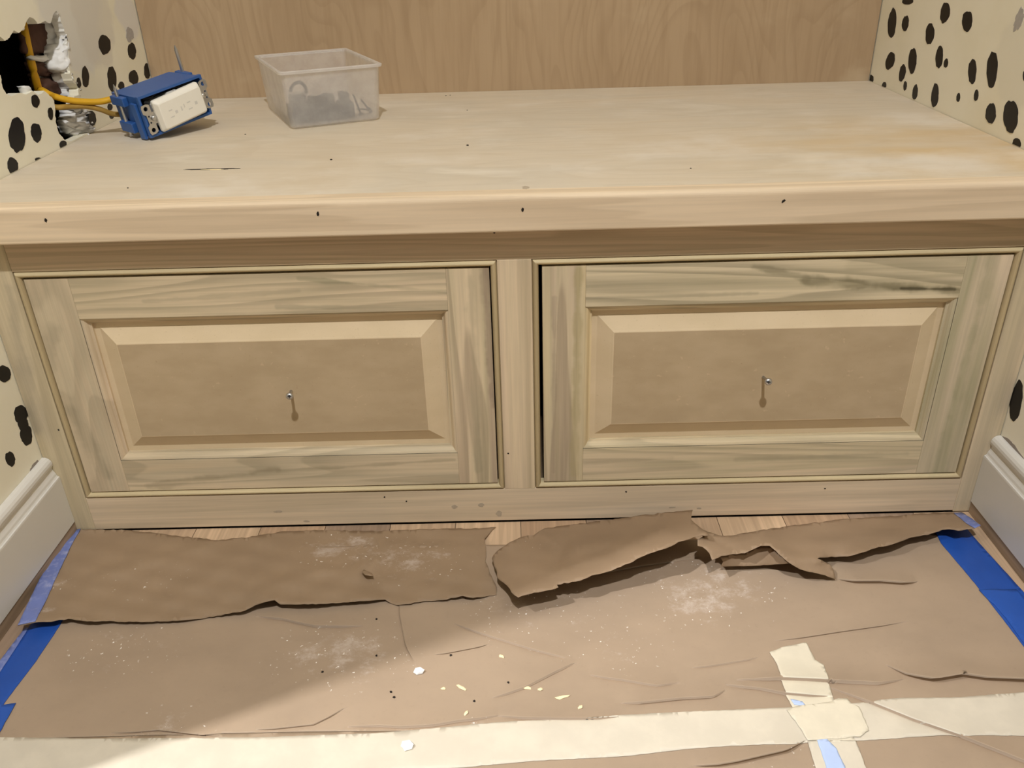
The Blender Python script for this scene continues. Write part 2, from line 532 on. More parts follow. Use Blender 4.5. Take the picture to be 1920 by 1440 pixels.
def m_tape(name, c, dust, seed, rough=0.45):
    m = M(name, rough, 0.4)
    a = m.noise(m.pos((1, 1, 1), (seed, 0, 0)), 30, 4, 0.6)
    col = m.mix(m.step(a, 0.35, 0.7), tuple(x * 0.92 for x in c[:3]) + (1,), c)
    if dust > 0:
        d = m.noise(m.pos((1, 1, 1), (0, seed, 0)), 55, 5, 0.7)
        col = m.mix(m.step(d, 0.62 - 0.4 * dust, 0.80 - 0.2 * dust, 0, 0.35 + 0.4 * dust), col, srgb(206, 206, 220))
    f = m.noise(m.pos((1, 1, 1), (seed, 5, 0)), 300, 2)
    m.color(col).bump(f, 0.15, 0.0004)
    return m.mat


MAT['blue'] = m_tape('blue_tape', srgb(34, 80, 164, 1.0), 0.0, 1)
MAT['blue2'] = m_tape('blue_tape_overlap', srgb(38, 86, 172, 1.0), 0.0, 2)
MAT['blue_dusty'] = m_tape('dusty_blue_tape', srgb(112, 126, 182, 1.0), 0.28, 3)
MAT['mask'] = m_tape('masking_tape', srgb(210, 198, 174), 0.0, 4, 0.6)
MAT['mask2'] = m_tape('masking_tape_pale', srgb(218, 206, 178), 0.0, 5, 0.6)


def m_plank(i):
    pal = [srgb(190, 156, 122), srgb(210, 178, 142), srgb(200, 168, 134), srgb(160, 134, 110)]
    c = pal[i % 4]
    return wood('oak_plank_%d' % i, 1, [c, tuple(x * 0.82 for x in c[:3]) + (1,), tuple(min(1, x * 1.08) for x in c[:3]) + (1,), tuple(x * 0.5 for x in c[:3]) + (1,)], 100 + i * 7, stretch=30, flow=2.0, linef=9, line=0.18, warp=0.2)


PL = [m_plank(i) for i in range(4)]
MAT['slab'] = plain('subfloor', srgb(120, 100, 80))
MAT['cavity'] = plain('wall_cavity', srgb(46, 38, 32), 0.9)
MAT['brick'] = plain('dark_brick', srgb(92, 62, 50), 0.9, var=0.3, scale=120)
MAT['mortar'] = plain('old_mortar', srgb(168, 160, 150), 0.9, var=0.2, scale=90)
MAT['plaster'] = plain('broken_plaster', srgb(232, 230, 224), 0.85, var=0.12, scale=160)
MAT['bluebox'] = plain('blue_box_plastic', srgb(44, 88, 152, 1.0), 0.4, spec=0.5, var=0.05)
MAT['boxdark'] = plain('black_wire_insulation', srgb(24, 24, 26), 0.5)
MAT['white_plastic'] = plain('white_device_plastic', srgb(236, 230, 214), 0.35, spec=0.5, var=0.03)
MAT['smudge'] = plain('grey_slot', srgb(212, 207, 196), 0.6)
MAT['steel'] = plain('zinc_steel', srgb(196, 194, 190), 0.3, metal=0.9, spec=0.5)
MAT['yellow'] = plain('yellow_cable_sheath', srgb(214, 164, 34, 1.0), 0.45, var=0.15, scale=40)
MAT['yellow_dirty'] = plain('dirty_yellow_sheath', srgb(170, 130, 48), 0.55, var=0.5, scale=45)
MAT['dark_metal'] = plain('dark_grey_metal', srgb(36, 38, 42), 0.45, metal=0.4, var=0.25, scale=90)
MAT['speck'] = plain('dark_speck', srgb(36, 28, 22), 0.8)
MAT['shaving'] = plain('pale_wood_shaving', srgb(238, 220, 168), 0.7)
MAT['chip'] = plain('white_plaster_chip', srgb(244, 242, 236), 0.8)
MAT['torn_edge'] = plain('torn_wall_paper_edge', srgb(150, 138, 126), 0.8, var=0.25, scale=150)


def m_plastic(name, lo, hi):
    m = M(name, 0.4, 0.5)
    t = m.t
    out = t.nodes['Material Output']
    tr = t.nodes.new('ShaderNodeBsdfTransparent')
    tr.inputs[0].default_value = (0.97, 0.96, 0.94, 1)
    tl = t.nodes.new('ShaderNodeBsdfTranslucent')
    tl.inputs[0].default_value = (0.92, 0.90, 0.88, 1)
    m.b.inputs['Base Color'].default_value = (0.90, 0.88, 0.86, 1)
    a = t.nodes.new('ShaderNodeMixShader'); a.inputs[0].default_value = 0.5
    t.links.new(m.b.outputs[0], a.inputs[1]); t.links.new(tl.outputs[0], a.inputs[2])
    b = t.nodes.new('ShaderNodeMixShader')
    nz = m.noise(m.pos(), 40, 4, 0.6)
    m.put(b.inputs[0], m.step(nz, 0.3, 0.7, lo, hi))
    t.links.new(tr.outputs[0], b.inputs[1]); t.links.new(a.outputs[0], b.inputs[2])
    t.links.new(b.outputs[0], out.inputs['Surface'])
    return m.mat


MAT['plastic'] = m_plastic('frosted_plastic', 0.31, 0.40)
MAT['plastic_rim'] = m_plastic('frosted_plastic_rim', 0.55, 0.65)


def m_emit(name, c, s):
    m = M(name)
    m.b.inputs['Emission Color'].default_value = c
    m.b.inputs['Emission Strength'].default_value = s
    return m.mat


MAT['lens'] = m_emit('lamp_lens', (1, 0.92, 0.8, 1), 4.0)

# ------------------------------------------------------------------ room shell
fl = box('floor', XH, W + 0.02, YF, D, -0.05, -0.0185, MAT['slab'])
tag(fl, 'bare hardwood floor boards under the brown paper', None, None, 'structure')
n_pl = 14
pw = W / n_pl
n_hall = 15
pv, pf = boxvf(0.0004, pw - 0.0004, YF + 0.002, 0.0, -0.018, 0.0)
plank_mesh = {}
for i in range(-n_hall, n_pl):
    k = (i * 7 + 3) % 4
    if k not in plank_mesh:
        o = mesh_obj('floor_plank', pv, pf, PL[k], fl)
        plank_mesh[k] = o.data
        o.location = (i * pw, 0, 0)
    else:
        o = bpy.data.objects.new('floor_plank', plank_mesh[k]); COL.objects.link(o); o.parent = fl; o.location = (i * pw, 0, 0)

ce = box('ceiling', XH, W + 0.02, YF, D + 0.02, CEIL, CEIL + 0.03, MAT['ceiling'])
tag(ce, 'plain white ceiling above the niche', None, None, 'structure')
wb = box('wall_back', XH, W + 0.02, D + 0.0135, D + 0.04, -0.02, CEIL, MAT['wall_r'])
tag(wb, 'cream wall behind the plywood back panel', None, None, 'structure')
wr = box('wall_right', W, W + 0.03, YF, D + 0.0135, -0.02, CEIL, MAT['wall_r'])
tag(wr, 'cream side wall with painted black spots, unbroken', None, None, 'structure')

# left wall with the ragged hole (traced, then laid on the wall plane x = 0)
Z1 = 4.2353
H = [(-90, 300), (0, 290), (40, 325), (75, 300), (110, 240), (150, 262), (190, 225), (205, 180), (235, 135), (270, 150), (300, 190), (360, 165), (400, 185), (420, 120), (450, 85), (475, 130), (500, 210), (530, 310), (545, 420), (550, 540), (575, 640), (625, 700), (625, 750), (590, 765), (600, 850), (680, 870), (740, 900), (735, 990), (765, 1040), (690, 1068), (620, 1095), (570, 1125), (520, 1115), (470, 1060), (445, 980), (440, 880), (430, 800), (410, 770), (350, 720), (330, 745), (300, 755), (260, 720), (210, 750), (150, 738), (90, 765), (50, 745), (20, 690), (5, 600), (-70, 520)]
H = jag(H, 18, 5, 5)
hole = []
for (a, b) in H:
    p = un(a / Z1, b / Z1, 0, 0.0)
    hole.append((p[1], max(p[2], ZT + 0.002)))
outer = [(YJ, -0.02), (D + 0.0135, -0.02), (D + 0.0135, CEIL), (YJ, CEIL)]
v, f = plate(outer, [hole], lambda a, b: (0.0, a, b), lambda a, b: (-0.013, a, b))
wl = mesh_obj('wall_left', v, f, MAT['wall_l'])
tag(wl, 'cream side wall with black spots and a ragged hole', None, None, 'structure')
wh = box('wall_hall', -0.150, -0.138, YJ, D + 0.013, 0.0005, CEIL - 0.0005, MAT['wall_r'])
tag(wh, 'hall side of the partition wall, plain cream', None, None, 'structure')
tj = box('trim_3', -0.150, 0.0, YJ - 0.018, YJ - 0.0002, 0.0005, CEIL - 0.0005, MAT['base'])
tag(tj, 'white jamb board closing the end of the partition wall', None, None, 'structure')
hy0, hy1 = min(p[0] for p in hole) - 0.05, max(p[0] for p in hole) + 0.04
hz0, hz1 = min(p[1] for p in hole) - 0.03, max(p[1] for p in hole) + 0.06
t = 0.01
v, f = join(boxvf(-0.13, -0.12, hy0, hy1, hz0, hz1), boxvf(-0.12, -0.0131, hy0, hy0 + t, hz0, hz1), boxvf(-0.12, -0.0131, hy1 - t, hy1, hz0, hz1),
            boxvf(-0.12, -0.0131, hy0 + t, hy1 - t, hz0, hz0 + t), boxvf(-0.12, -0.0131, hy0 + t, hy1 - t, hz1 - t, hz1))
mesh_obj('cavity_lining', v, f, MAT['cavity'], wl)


def zpt(a, b, x=0.0):
    return un(a / Z1, b / Z1, 0, x)


def lump(name, quadpx, xf, xb, mat, parent, seed, amp=0.003, nu=7, nv=7):
    """irregular block behind the wall: quad traced on plane x = xf, thickness to xb"""
    r = random.Random(seed)
    P = [zpt(a, b, xf) for a, b in quadpx]
    V, Fc = [], []
    for layer, x in enumerate((xf, xb)):
        for i in range(nu + 1):
            for j in range(nv + 1):
                s, t = i / nu, j / nv
                p = (P[0] * (1 - s) + P[1] * s) * (1 - t) + (P[3] * (1 - s) + P[2] * s) * t
                e = (0 < i < nu and 0 < j < nv)
                V.append((x + (r.uniform(-amp, amp) if layer == 0 else 0) - (0 if e or layer else amp * 1.5), p[1] + r.uniform(-amp, amp) * .6, p[2] + r.uniform(-amp, amp) * .6))
    n = (nu + 1) * (nv + 1)
    idx = lambda l, i, j: l * n + i * (nv + 1) + j
    for i in range(nu):
        for j in range(nv):
            Fc.append((idx(0, i, j), idx(0, i + 1, j), idx(0, i + 1, j + 1), idx(0, i, j + 1)))
            Fc.append((idx(1, i, j), idx(1, i, j + 1), idx(1, i + 1, j + 1), idx(1, i + 1, j)))
    for i in range(nu):
        Fc.append((idx(0, i, 0), idx(1, i, 0), idx(1, i + 1, 0), idx(0, i + 1, 0)))
        Fc.append((idx(0, i, nv), idx(0, i + 1, nv), idx(1, i + 1, nv), idx(1, i, nv)))
    for j in range(nv):
        Fc.append((idx(0, 0, j), idx(0, 0, j + 1), idx(1, 0, j + 1), idx(1, 0, j)))
        Fc.append((idx(0, nu, j), idx(1, nu, j), idx(1, nu, j + 1), idx(0, nu, j + 1)))
    return mesh_obj(name, V, Fc, mat, parent, smooth=True)


lump('brick', [(195, 120), (470, 120), (460, 432), (230, 425)], -0.026, -0.038, MAT['brick'], wl, 1)
lump('brick', [(262, 490), (480, 485), (490, 600), (300, 610)], -0.026, -0.038, MAT['brick'], wl, 2)
lump('brick', [(300, 628), (560, 610), (600, 770), (340, 745)], -0.026, -0.038, MAT['brick'], wl, 3)
lump('mortar_joint', [(230, 415), (480, 415), (490, 640), (290, 640)], -0.034, -0.042, MAT['mortar'], wl, 4, 0.002)
lump('plaster_crumb', [(268, 448), (420, 430), (430, 488), (285, 480)], -0.02, -0.03, MAT['plaster'], wl, 14, 0.003, 6, 3)


def ribbon(name, outerpx, innerpx, xo, xi, seed, rows=7, amp=0.004, mat='plaster'):
    r = random.Random(seed)
    A = catmull([zpt(a, b, xo) for a, b in outerpx], 5)
    B = catmull([zpt(a, b, xi) for a, b in innerpx], 5)
    n = min(len(A), len(B))
    V, Fc = [], []
    for i in range(n):
        for k in range(rows + 1):
            s = k / rows
            p = A[i] * (1 - s) + B[i] * s
            g = math.sin(math.pi * s)
            V.append((p.x + g * 0.004 + r.uniform(-amp, amp) * (0.35 if k in (0, rows) else 1) * (0.4 if k == 0 else 1), p.y + r.uniform(-amp, amp) * .5, p.z + r.uniform(-amp, amp) * .5))
    m0 = len(V)
    V += [(min(x, xi) - 0.012, y, z) for x, y, z in V]
    w = rows + 1
    for i in range(n - 1):
        for k in range(rows):
            a, b, c, d = i * w + k, (i + 1) * w + k, (i + 1) * w + k + 1, i * w + k + 1
            Fc.append((a, b, c, d)); Fc.append((a + m0, d + m0, c + m0, b + m0))
        Fc.append((i * w, i * w + m0, (i + 1) * w + m0, (i + 1) * w))
        Fc.append((i * w + rows, (i + 1) * w + rows, (i + 1) * w + rows + m0, i * w + rows + m0))
    for k in range(rows):
        Fc.append((k, k + 1, k + 1 + m0, k + m0))
        e = (n - 1) * w
        Fc.append((e + k, e + k + m0, e + k + 1 + m0, e + k + 1))
    return mesh_obj(name, V, Fc, MAT[mat], wl, smooth=True)


ribbon('plaster_edge', [(430, 95), (478, 130), (503, 210), (533, 310), (548, 420), (553, 540), (580, 640), (630, 705), (622, 752)],
       [(392, 170), (425, 190), (440, 280), (425, 380), (415, 450), (430, 540), (490, 600), (540, 690), (560, 762)], -0.001, -0.016, 3)
ribbon('plaster_edge', [(600, 850), (680, 868), (742, 900), (737, 990), (768, 1040), (690, 1066)],
       [(545, 875), (545, 905), (530, 950), (530, 1000), (555, 1060), (610, 1092)], -0.001, -0.014, 6, amp=0.005)
lump('plaster_crumb', [(150, 170), (212, 165), (200, 235), (145, 262)], -0.003, -0.012, MAT['plaster'], wl, 15, 0.0015, 4, 4)
lump('plaster_crumb', [(190, 685), (240, 680), (285, 760), (225, 745)], -0.003, -0.012, MAT['plaster'], wl, 16, 0.0015, 4, 4)
lump('plaster_crumb', [(0, 240), (60, 260), (75, 310), (0, 318)], -0.003, -0.012, MAT['plaster'], wl, 17, 0.0015, 4, 4)

# ------------------------------------------------------------------ painted spots (flat paint, a skin on the wall)
spot_i = [0]


def spot(wall, ax_x, cu, cv, ru, rv, tilt=0.0, mat='black', rag=0.07):
    spot_i[0] += 1
    r = random.Random(spot_i[0] * 13)
    ph = [r.uniform(0, 6.28) for _ in range(5)]
    pts = []
    N = 30
    ct, st = math.cos(math.radians(tilt)), math.sin(math.radians(tilt))
    for k in range(N):
        a = 2 * math.pi * k / N
        g = 1 + rag * (math.sin(3 * a + ph[0]) * .5 + math.sin(5 * a + ph[1]) * .3 + math.sin(8 * a + ph[2]) * .35 + r.uniform(-.5, .5))
        du, dv = ru * g * math.cos(a), rv * g * math.sin(a)
        p = un(cu + du * ct - dv * st, cv + du * st + dv * ct, 0, ax_x)
        z = p[2]
        if cv < 420: z = max(z, ZT + 0.0006)
        pts.append((min(p[1], D - 0.0005), z))
    sg = 1 if ax_x < 0.5 else -1
    v, f = plate(pts, [], lambda a, b: (ax_x + sg * (0.0003 + 0.00002 * (spot_i[0] % 12)), a, b), lambda a, b: (ax_x - sg * 0.0001, a, b))
    return mesh_obj('painted_spot' if mat == 'black' else 'paint_smear', v, f, MAT[mat], wall)


for (a, b, c, d, t) in [(830, 355, 48, 78, -6), (1047, 405, 33, 66, -4), (677, 610, 28, 85, -4), (625, 658, 17, 42, -5), (888, 628, 35, 103, -4), (1060, 615, 38, 58, -8), (1168, 565, 25, 62, -4), (962, 680, 24, 32, 0), (280, 803, 32, 52, -8), (400, 902, 20, 50, -5), (133, 1073, 65, 138, -2), (287, 1053, 42, 78, -8), (100, 1318, 42, 70, -8), (303, 1268, 26, 18, 0), (500, 1150, 28, 35, 10), (872, 850, 20, 28, 0), (885, 922, 18, 22, -20), (730, 938, 30, 60, -8), (957, 832, 18, 30, 0)]:
    spot(wl, 0.0, a / Z1, b / Z1, c / Z1, d / Z1, t)
spot(wl, 0.0, 1028 / Z1, 275 / Z1, 30 / Z1, 58 / Z1, -4, 'grey_smear', 0.2)
for (a, b, c, d, t) in [(30, 243, 48, 63, -8), (155, 550, 50, 72, -4), (172, 622, 38, 55, -8), (196, 702, 45, 78, -6), (76, 882, 36, 56, -12)]:
    spot(wl, 0.0, a / 4, 640 + b / 4, c / 4, d / 4, t)
for (a, b, c, d, t) in [(548, 8, 46, 32, 0), (418, 195, 35, 124, 5), (530, 197, 28, 65, 8), (865, 108, 39, 88, 9), (1052, 180, 43, 88, 4), (737, 285, 36, 88, 5), (402, 514, 36, 75, 16), (590, 513, 34, 108, 4), (505, 615, 26, 73, 10), (817, 482, 30, 95, 5), (872, 533, 18, 40, 8), (1095, 603, 35, 107, 2), (1262, 588, 45, 155, 4), (236, 668, 25, 40, 0), (351, 718, 18, 26, 10), (528, 724, 14, 40, 5), (612, 778, 22, 65, 7), (780, 805, 30, 102, 5), (977, 822, 15, 38, 6), (1128, 804, 18, 48, 6), (1252, 957, 43, 85, 3), (1420, 982, 62, 138, 1), (1468, 1215, 36, 50, 2), (1532, 640, 10, 42, 0)]:
    spot(wr, W, 1580 + a / 4.5, b / 4.5, c / 4.5, d / 4.5, t)
spot(wr, W, 1580 + 1488 / 4.5, 165 / 4.5, 34 / 4.5, 98 / 4.5, 18, 'grey_smear', 0.2)
for (a, b, c, d, t) in [(1548, 390, 46, 165, 9)]:
    spot(wr, W, 1540 + a / 4.234, 660 + b / 4.234, c / 4.234, d / 4.234, t)
# the spots go on over the rest of both walls
rw = random.Random(31)


def project(p):
    d = np.array(p) - CAM
    z = d @ _F
    return (960 + FPX * (d @ _R) / z, 720 - FPX * (d @ _U) / z) if z > 0.05 else (-9e3, -9e3)


placed = []
for wall, xx, y0 in ((wl, 0.0, YJ + 0.04), (wr, W, -0.9)):
    for _ in range(420):
        y, z = rw.uniform(y0, D - 0.03), rw.uniform(0.16, 1.25)
        ry, rz = rw.uniform(.007, .016), rw.uniform(.012, .030)
        if -0.05 < y and 0.10 < z < ZT + 0.035: continue
        q2 = [project((xx, y + a * ry, z + b * rz)) for a in (-1.5, 1.5) for b in (-1.4, 1.4)]
        if any(-15 < u < 1935 and -15 < v_ < 1455 for u, v_ in q2): continue
        if any(w_ is wall and abs(y - a) < .045 and abs(z - b) < .07 for w_, a, b in placed): continue
        if wall is wl and hy0 - 0.01 < y < hy1 and hz0 - 0.02 < z < hz1: continue
        placed.append((wall, y, z))
        N = 22
        ph = rw.uniform(0, 6.28)
        pts = [(y + ry * math.cos(2 * math.pi * k / N) * (1 + .08 * math.sin(3 * k + ph) + rw.uniform(-.04, .04)), z + rz * math.sin(2 * math.pi * k / N) * (1 + rw.uniform(-.05, .05))) for k in range(N)]
        sg = 1 if xx < 0.5 else -1
        v, f = plate(pts, [], lambda a, b: (xx + sg * 0.0004, a, b), lambda a, b: (xx - sg * 0.0001, a, b))
        mesh_obj('painted_spot', v, f, MAT['black'], wall)
# torn paint strip above the baseboards
for wall, xx, poly in [(wl, 0.0, [(44, 905), (62, 884), (74, 868), (70, 862), (60, 872), (52, 892)]), (wr, W, [(1880, 818), (1890, 832), (1908, 850), (1920, 868), (1920, 860), (1905, 838), (1890, 822)])]:
    pts = [(p[1], p[2]) for p in (un(a, b, 0, xx) for a, b in jag(poly, 4, 0.8, 3))]
    sg = 1 if xx < .5 else -1
    v, f = plate(pts, [], lambda a, b: (xx + sg * 0.0004, a, b), lambda a, b: (xx - sg * .0001, a, b))
    mesh_obj('torn_paint_edge', v, f, MAT['torn_edge'], wall)

# ------------------------------------------------------------------ baseboards and shoe strips
BP = [(0.0, 0.0172), (0.0142, 0.0172), (0.0142, 0.0865), (0.0138, 0.0885), (0.0122, 0.0890), (0.0112, 0.0905), (0.0105, 0.0935), (0.0090, 0.0965), (0.0080, 0.0995), (0.0082, 0.1020), (0.0100, 0.1050), (0.0106, 0.1085), (0.0100, 0.1120), (0.0080, 0.1150), (0.0050, 0.1170), (0.0020, 0.1176), (0.0, 0.1176)]
for side, x0, sg in (('left', 0.0003, 1), ('right', W - 0.0003, -1)):
    st = [[(x0 + sg * a, y, z) for a, z in BP] for y in ((YJ if side == 'left' else YF) + 0.001, -0.0005)]
    v, f = extrude(None, st)
    b = mesh_obj('baseboard_' + side, v, f, MAT['base'])
    tag(b, 'white moulded baseboard along the wall ' + ('with the hole' if side == 'left' else 'without a hole'), None, None, 'structure')
    SP = [(0.0, 0.0004), (0.0135, 0.0004), (0.0135, 0.0165), (0.0, 0.0165)]
    st = [[(x0 + sg * a, y, z) for a, z in SP] for y in ((YJ if side == 'left' else YF) + 0.001, -0.0005)]
    v, f = extrude(None, st)
    b = mesh_obj('trim_1' if side == 'left' else 'trim_2', v, f, MAT['shoe'])
    tag(b, 'strip of bare brown wood under the baseboard, wall ' + ('with the hole' if side == 'left' else 'without a hole'), None, None, 'structure')

# ------------------------------------------------------------------ ceiling lamps (out of view, they light the niche)
for i, (loc, rad, pw_) in enumerate(LAMPS):
    e = empty('recessed_lamp', (loc[0], loc[1], CEIL))
    tag(e, 'round recessed ceiling lamp ' + ('above the floor paper by the window seat' if i == 0 else 'in the hall past the partition wall'), 'lamp', 'recessed ceiling lamps')
    seg = 32
    ring = []
    for (rr, zz) in ((rad + .004, CEIL - .0005), (rad + .03, CEIL - .0005), (rad + .028, CEIL - .006), (rad + .006, CEIL - .008)):
        ring.append([(loc[0] + rr * math.cos(2 * math.pi * k / seg), loc[1] + rr * math.sin(2 * math.pi * k / seg), zz) for k in range(seg)])
    V = [p for r_ in ring for p in r_]
    Fc = []
    for a in range(4):
        for k in range(seg):
            b = (a + 1) % 4
            Fc.append((a * seg + k, a * seg + (k + 1) % seg, b * seg + (k + 1) % seg, b * seg + k))
    mesh_obj('trim_ring', V, Fc, MAT['ceiling'], e)
    V = [(loc[0] + (rad + .005) * math.cos(2 * math.pi * k / seg), loc[1] + (rad + .005) * math.sin(2 * math.pi * k / seg), zz) for zz in (CEIL - .0008, CEIL - .003) for k in range(seg)]
    Fc = [tuple(range(seg)), tuple(range(2 * seg - 1, seg - 1, -1))] + [(k, (k + 1) % seg, seg + (k + 1) % seg, seg + k) for k in range(seg)]
    mesh_obj('lens', V, Fc, MAT['lens'], e)
    li = bpy.data.lights.new('lamp_light', 'AREA' if i == 0 else 'SPOT')
    li.energy = pw_; li.color = LAMP_COL
    if i == 0:
        li.shape = 'DISK'; li.size = rad * 2
    else:
        li.shadow_soft_size = rad; li.spot_size = math.radians(30); li.spot_blend = 0.85
    lo = bpy.data.objects.new('lamp_light', li); COL.objects.link(lo); lo.parent = e
    lo.location = (0, 0, -0.012 if i == 0 else -0.035)
    if i: lo.rotation_euler = (Vector(SPOT_AIM) - Vector((loc[0], loc[1], CEIL - .035))).to_track_quat('-Z', 'Y').to_euler()

# ------------------------------------------------------------------ plywood back panel
bp = box('plywood_panel', 0.0015, W - 0.0015, D, D + 0.0125, ZT - 0.03, CEIL - 0.9, MAT['back'], None, 0.0006)
tag(bp, 'tan birch plywood panel lining the back above the seat', 'panel')

# ------------------------------------------------------------------ cabinet
A, Bq, Cq, Dq = 0.0380, 0.5808, 0.6195, 1.1660
Z0, ZU, ZN = 0.0528, 0.3640, 0.4038
FT = 0.019
cab = empty('window_seat_cabinet', (W / 2, 0.28, 0))
tag(cab, 'unfinished poplar built-in cabinet with two wide raised-panel drawers', 'cabinet')
bv = 0.0007
box('stile', 0.0008, A, 0, FT, 0.0008, ZN, MAT['stile_side'], cab, bv)
box('stile', Dq, W - 0.0008, 0, FT, 0.0008, ZN, MAT['stile_side'], cab, bv)
box('top_rail', A, Dq, 0.0002, FT, ZU, ZN, MAT['rail_top'], cab, bv)
box('bottom_rail', A, Dq, 0.0002, FT, 0.0025, Z0, MAT['rail_low'], cab, bv)
box('stile', Bq, Cq, 0.0, FT, Z0, ZU, MAT['stile_centre'], cab, bv)
t = 0.012
v, f = join(boxvf(0.0015, 0.0015 + t, FT + .0002, D - .02, .003, ZT - .02), boxvf(W - .0015 - t, W - .0015, FT + .0002, D - .02, .003, ZT - .02),
            boxvf(0.0015 + t, W - .0015 - t, FT + .0002, D - .02, .02, .02 + t), boxvf(0.0015 + t, W - .0015 - t, D - .02 - t, D - .02, .032, ZT - .02),
            boxvf(0.594, 0.606, FT + .0002, D - .04, .032, ZT - .02))
mesh_obj('carcass', v, f, MAT['carcass'], cab)
BW = 0.0078


def bead_run(o0, o1, i0, i1):
    """mitred half-round bead between outer points o0->o1 and inner points i0->i1 on the face plane (x, z)"""
    prof = [(0.0, 0.012), (0.0, 0.0030), (0.06, 0.0030), (0.14, 0.0008), (0.26, -0.0008), (0.42, -0.0017), (0.58, -0.0018), (0.74, -0.0011), (0.88, 0.0004), (0.96, 0.0022), (1.0, 0.0045), (1.0, 0.012)]
    st = []
    for o, i in ((o0, i0), (o1, i1)):
        st.append([(o[0] + (i[0] - o[0]) * s, y, o[1] + (i[1] - o[1]) * s) for s, y in prof])
    return extrude(None, st)


for (xa, xb) in ((A, Bq), (Cq, Dq)):
    e = 0.00015
    O = [(xa + e, Z0 + e), (xb - e, Z0 + e), (xb - e, ZU - e), (xa + e, ZU - e)]
    I = [(xa + BW, Z0 + BW), (xb - BW, Z0 + BW), (xb - BW, ZU - BW), (xa + BW, ZU - BW)]
    for k in range(4):
        v, f = bead_run(O[k], O[(k + 1) % 4], I[k], I[(k + 1) % 4])
        mesh_obj('bead_moulding', v, f, MAT['bead'] if k % 2 == 0 else MAT['bead_v'], cab)

STK = [(0.0, 0.0), (0.0, 0.0008), (0.0010, 0.0010), (0.0030, 0.0020), (0.0048, 0.0042), (0.0058, 0.0062), (0.0072, 0.0072), (0.0084, 0.0074), (0.0084, 0.0130)]


def member(name, mat, par, x0, x1, z0, z1, y0, edge, rail):
    """drawer-front frame member with a mitred moulded inner edge; edge: which side is the inner one"""
    y1 = y0 + 0.019
    parts = [boxvf(x0, x1, y0, y1, z0, z1)]
    me = mesh_obj(name, *parts[0], mat, par, bevel=0.0003)
    # moulded strip
    (xi0, xi1, zi0, zi1) = rail
    if edge == 'up': ends = ((xi0, z1), (xi1, z1), (1, 1), (-1, 1))
    if edge == 'down': ends = ((xi0, z0), (xi1, z0), (1, -1), (-1, -1))
    if edge == 'right': ends = ((x1, zi0), (x1, zi1), (1, 1), (1, -1))
    if edge == 'left': ends = ((x0, zi0), (x0, zi1), (-1, 1), (-1, -1))
    (p, q_, dp, dq) = ends
    st = []
    for o, d in ((p, dp), (q_, dq)):
        st.append([(o[0] + d[0] * s, y0 + y + 0.0002, o[1] + d[1] * s) for s, y in STK] + [(o[0], y0 + 0.013, o[1])])
    v, f = extrude(None, st)
    bm = bmesh.new(); bm.from_mesh(me.data)
    off = wloc(par)
    vs = [bm.verts.new(Vector(c) - off) for c in v]
    nf = [bm.faces.new([vs[i] for i in t]) for t in f]
    bmesh.ops.recalc_face_normals(bm, faces=nf)
    bm.to_mesh(me.data); bm.free()
    return me


def drawer(x0, x1, z0, z1, ix0, ix1, iz0, iz1, y0, mats):
    db = boxvf(x0 + .012, x0 + .024, y0 + .0198, .5, z0 + .015, z1 - .02)
    dc = boxvf(x1 - .024, x1 - .012, y0 + .0198, .5, z0 + .015, z1 - .02)
    dd = boxvf(x0 + .024, x1 - .024, y0 + .0198, y0 + .030, z0 + .015, z1 - .02)
    de = boxvf(x0 + .024, x1 - .024, .488, .5, z0 + .015, z1 - .02)
    df = boxvf(x0 + .024, x1 - .024, y0 + .030, .488, z0 + .02, z0 + .028)
    v, f = join(db, dc, dd, de, df)
    d = mesh_obj('drawer', v, f, MAT['carcass'], cab)
    R_ = (ix0, ix1, iz0, iz1)
    member('drawer_stile', mats[0], d, x0, ix0, z0, z1, y0, 'right', R_)
    member('drawer_stile', mats[1], d, ix1, x1, z0, z1, y0, 'left', R_)
    member('drawer_rail', mats[2], d, ix0 + .0001, ix1 - .0001, iz1, z1, y0 + .0001, 'down', R_)
    member('drawer_rail', mats[3], d, ix0 + .0001, ix1 - .0001, z0, iz0, y0 + .0001, 'up', R_)
    # raised panel
    rings = [(0.004, 0.0110), (0.0150, 0.0110), (0.0165, 0.0104), (0.0315, 0.0030), (0.0335, 0.0018), (0.0345, 0.0016)]
    V, Fc = [], []
    for (o, y) in rings:
        V += [(ix0 + o, y0 + y, iz0 + o), (ix1 - o, y0 + y, iz0 + o), (ix1 - o, y0 + y, iz1 - o), (ix0 + o, y0 + y, iz1 - o)]
    for r_ in range(len(rings) - 1):
        for k in range(4):
            Fc.append((r_ * 4 + k, r_ * 4 + (k + 1) % 4, (r_ + 1) * 4 + (k + 1) % 4, (r_ + 1) * 4 + k))
    L = (len(rings) - 1) * 4
    Fc.append((L, L + 1, L + 2, L + 3))
    nb = len(V)
    o = rings[0][0]
    V += [(ix0 + o, y0 + .0165, iz0 + o), (ix1 - o, y0 + .0165, iz0 + o), (ix1 - o, y0 + .0165, iz1 - o), (ix0 + o, y0 + .0165, iz1 - o)]
    for k in range(4):
        Fc.append((k, nb + k, nb + (k + 1) % 4, (k + 1) % 4))
    Fc.append((nb + 3, nb + 2, nb + 1, nb))
    p = mesh_obj('raised_panel', V, Fc, MAT['mdf'], d)
    p.data.materials.append(MAT['mdf_cut'])
    for pl in p.data.polygons:
        if abs(pl.normal.y) < 0.999 or pl.center.y + wloc(d).y > y0 + 0.008: pl.material_index = 1
    p['label'] = 'tan fibreboard raised centre panel'
    return d


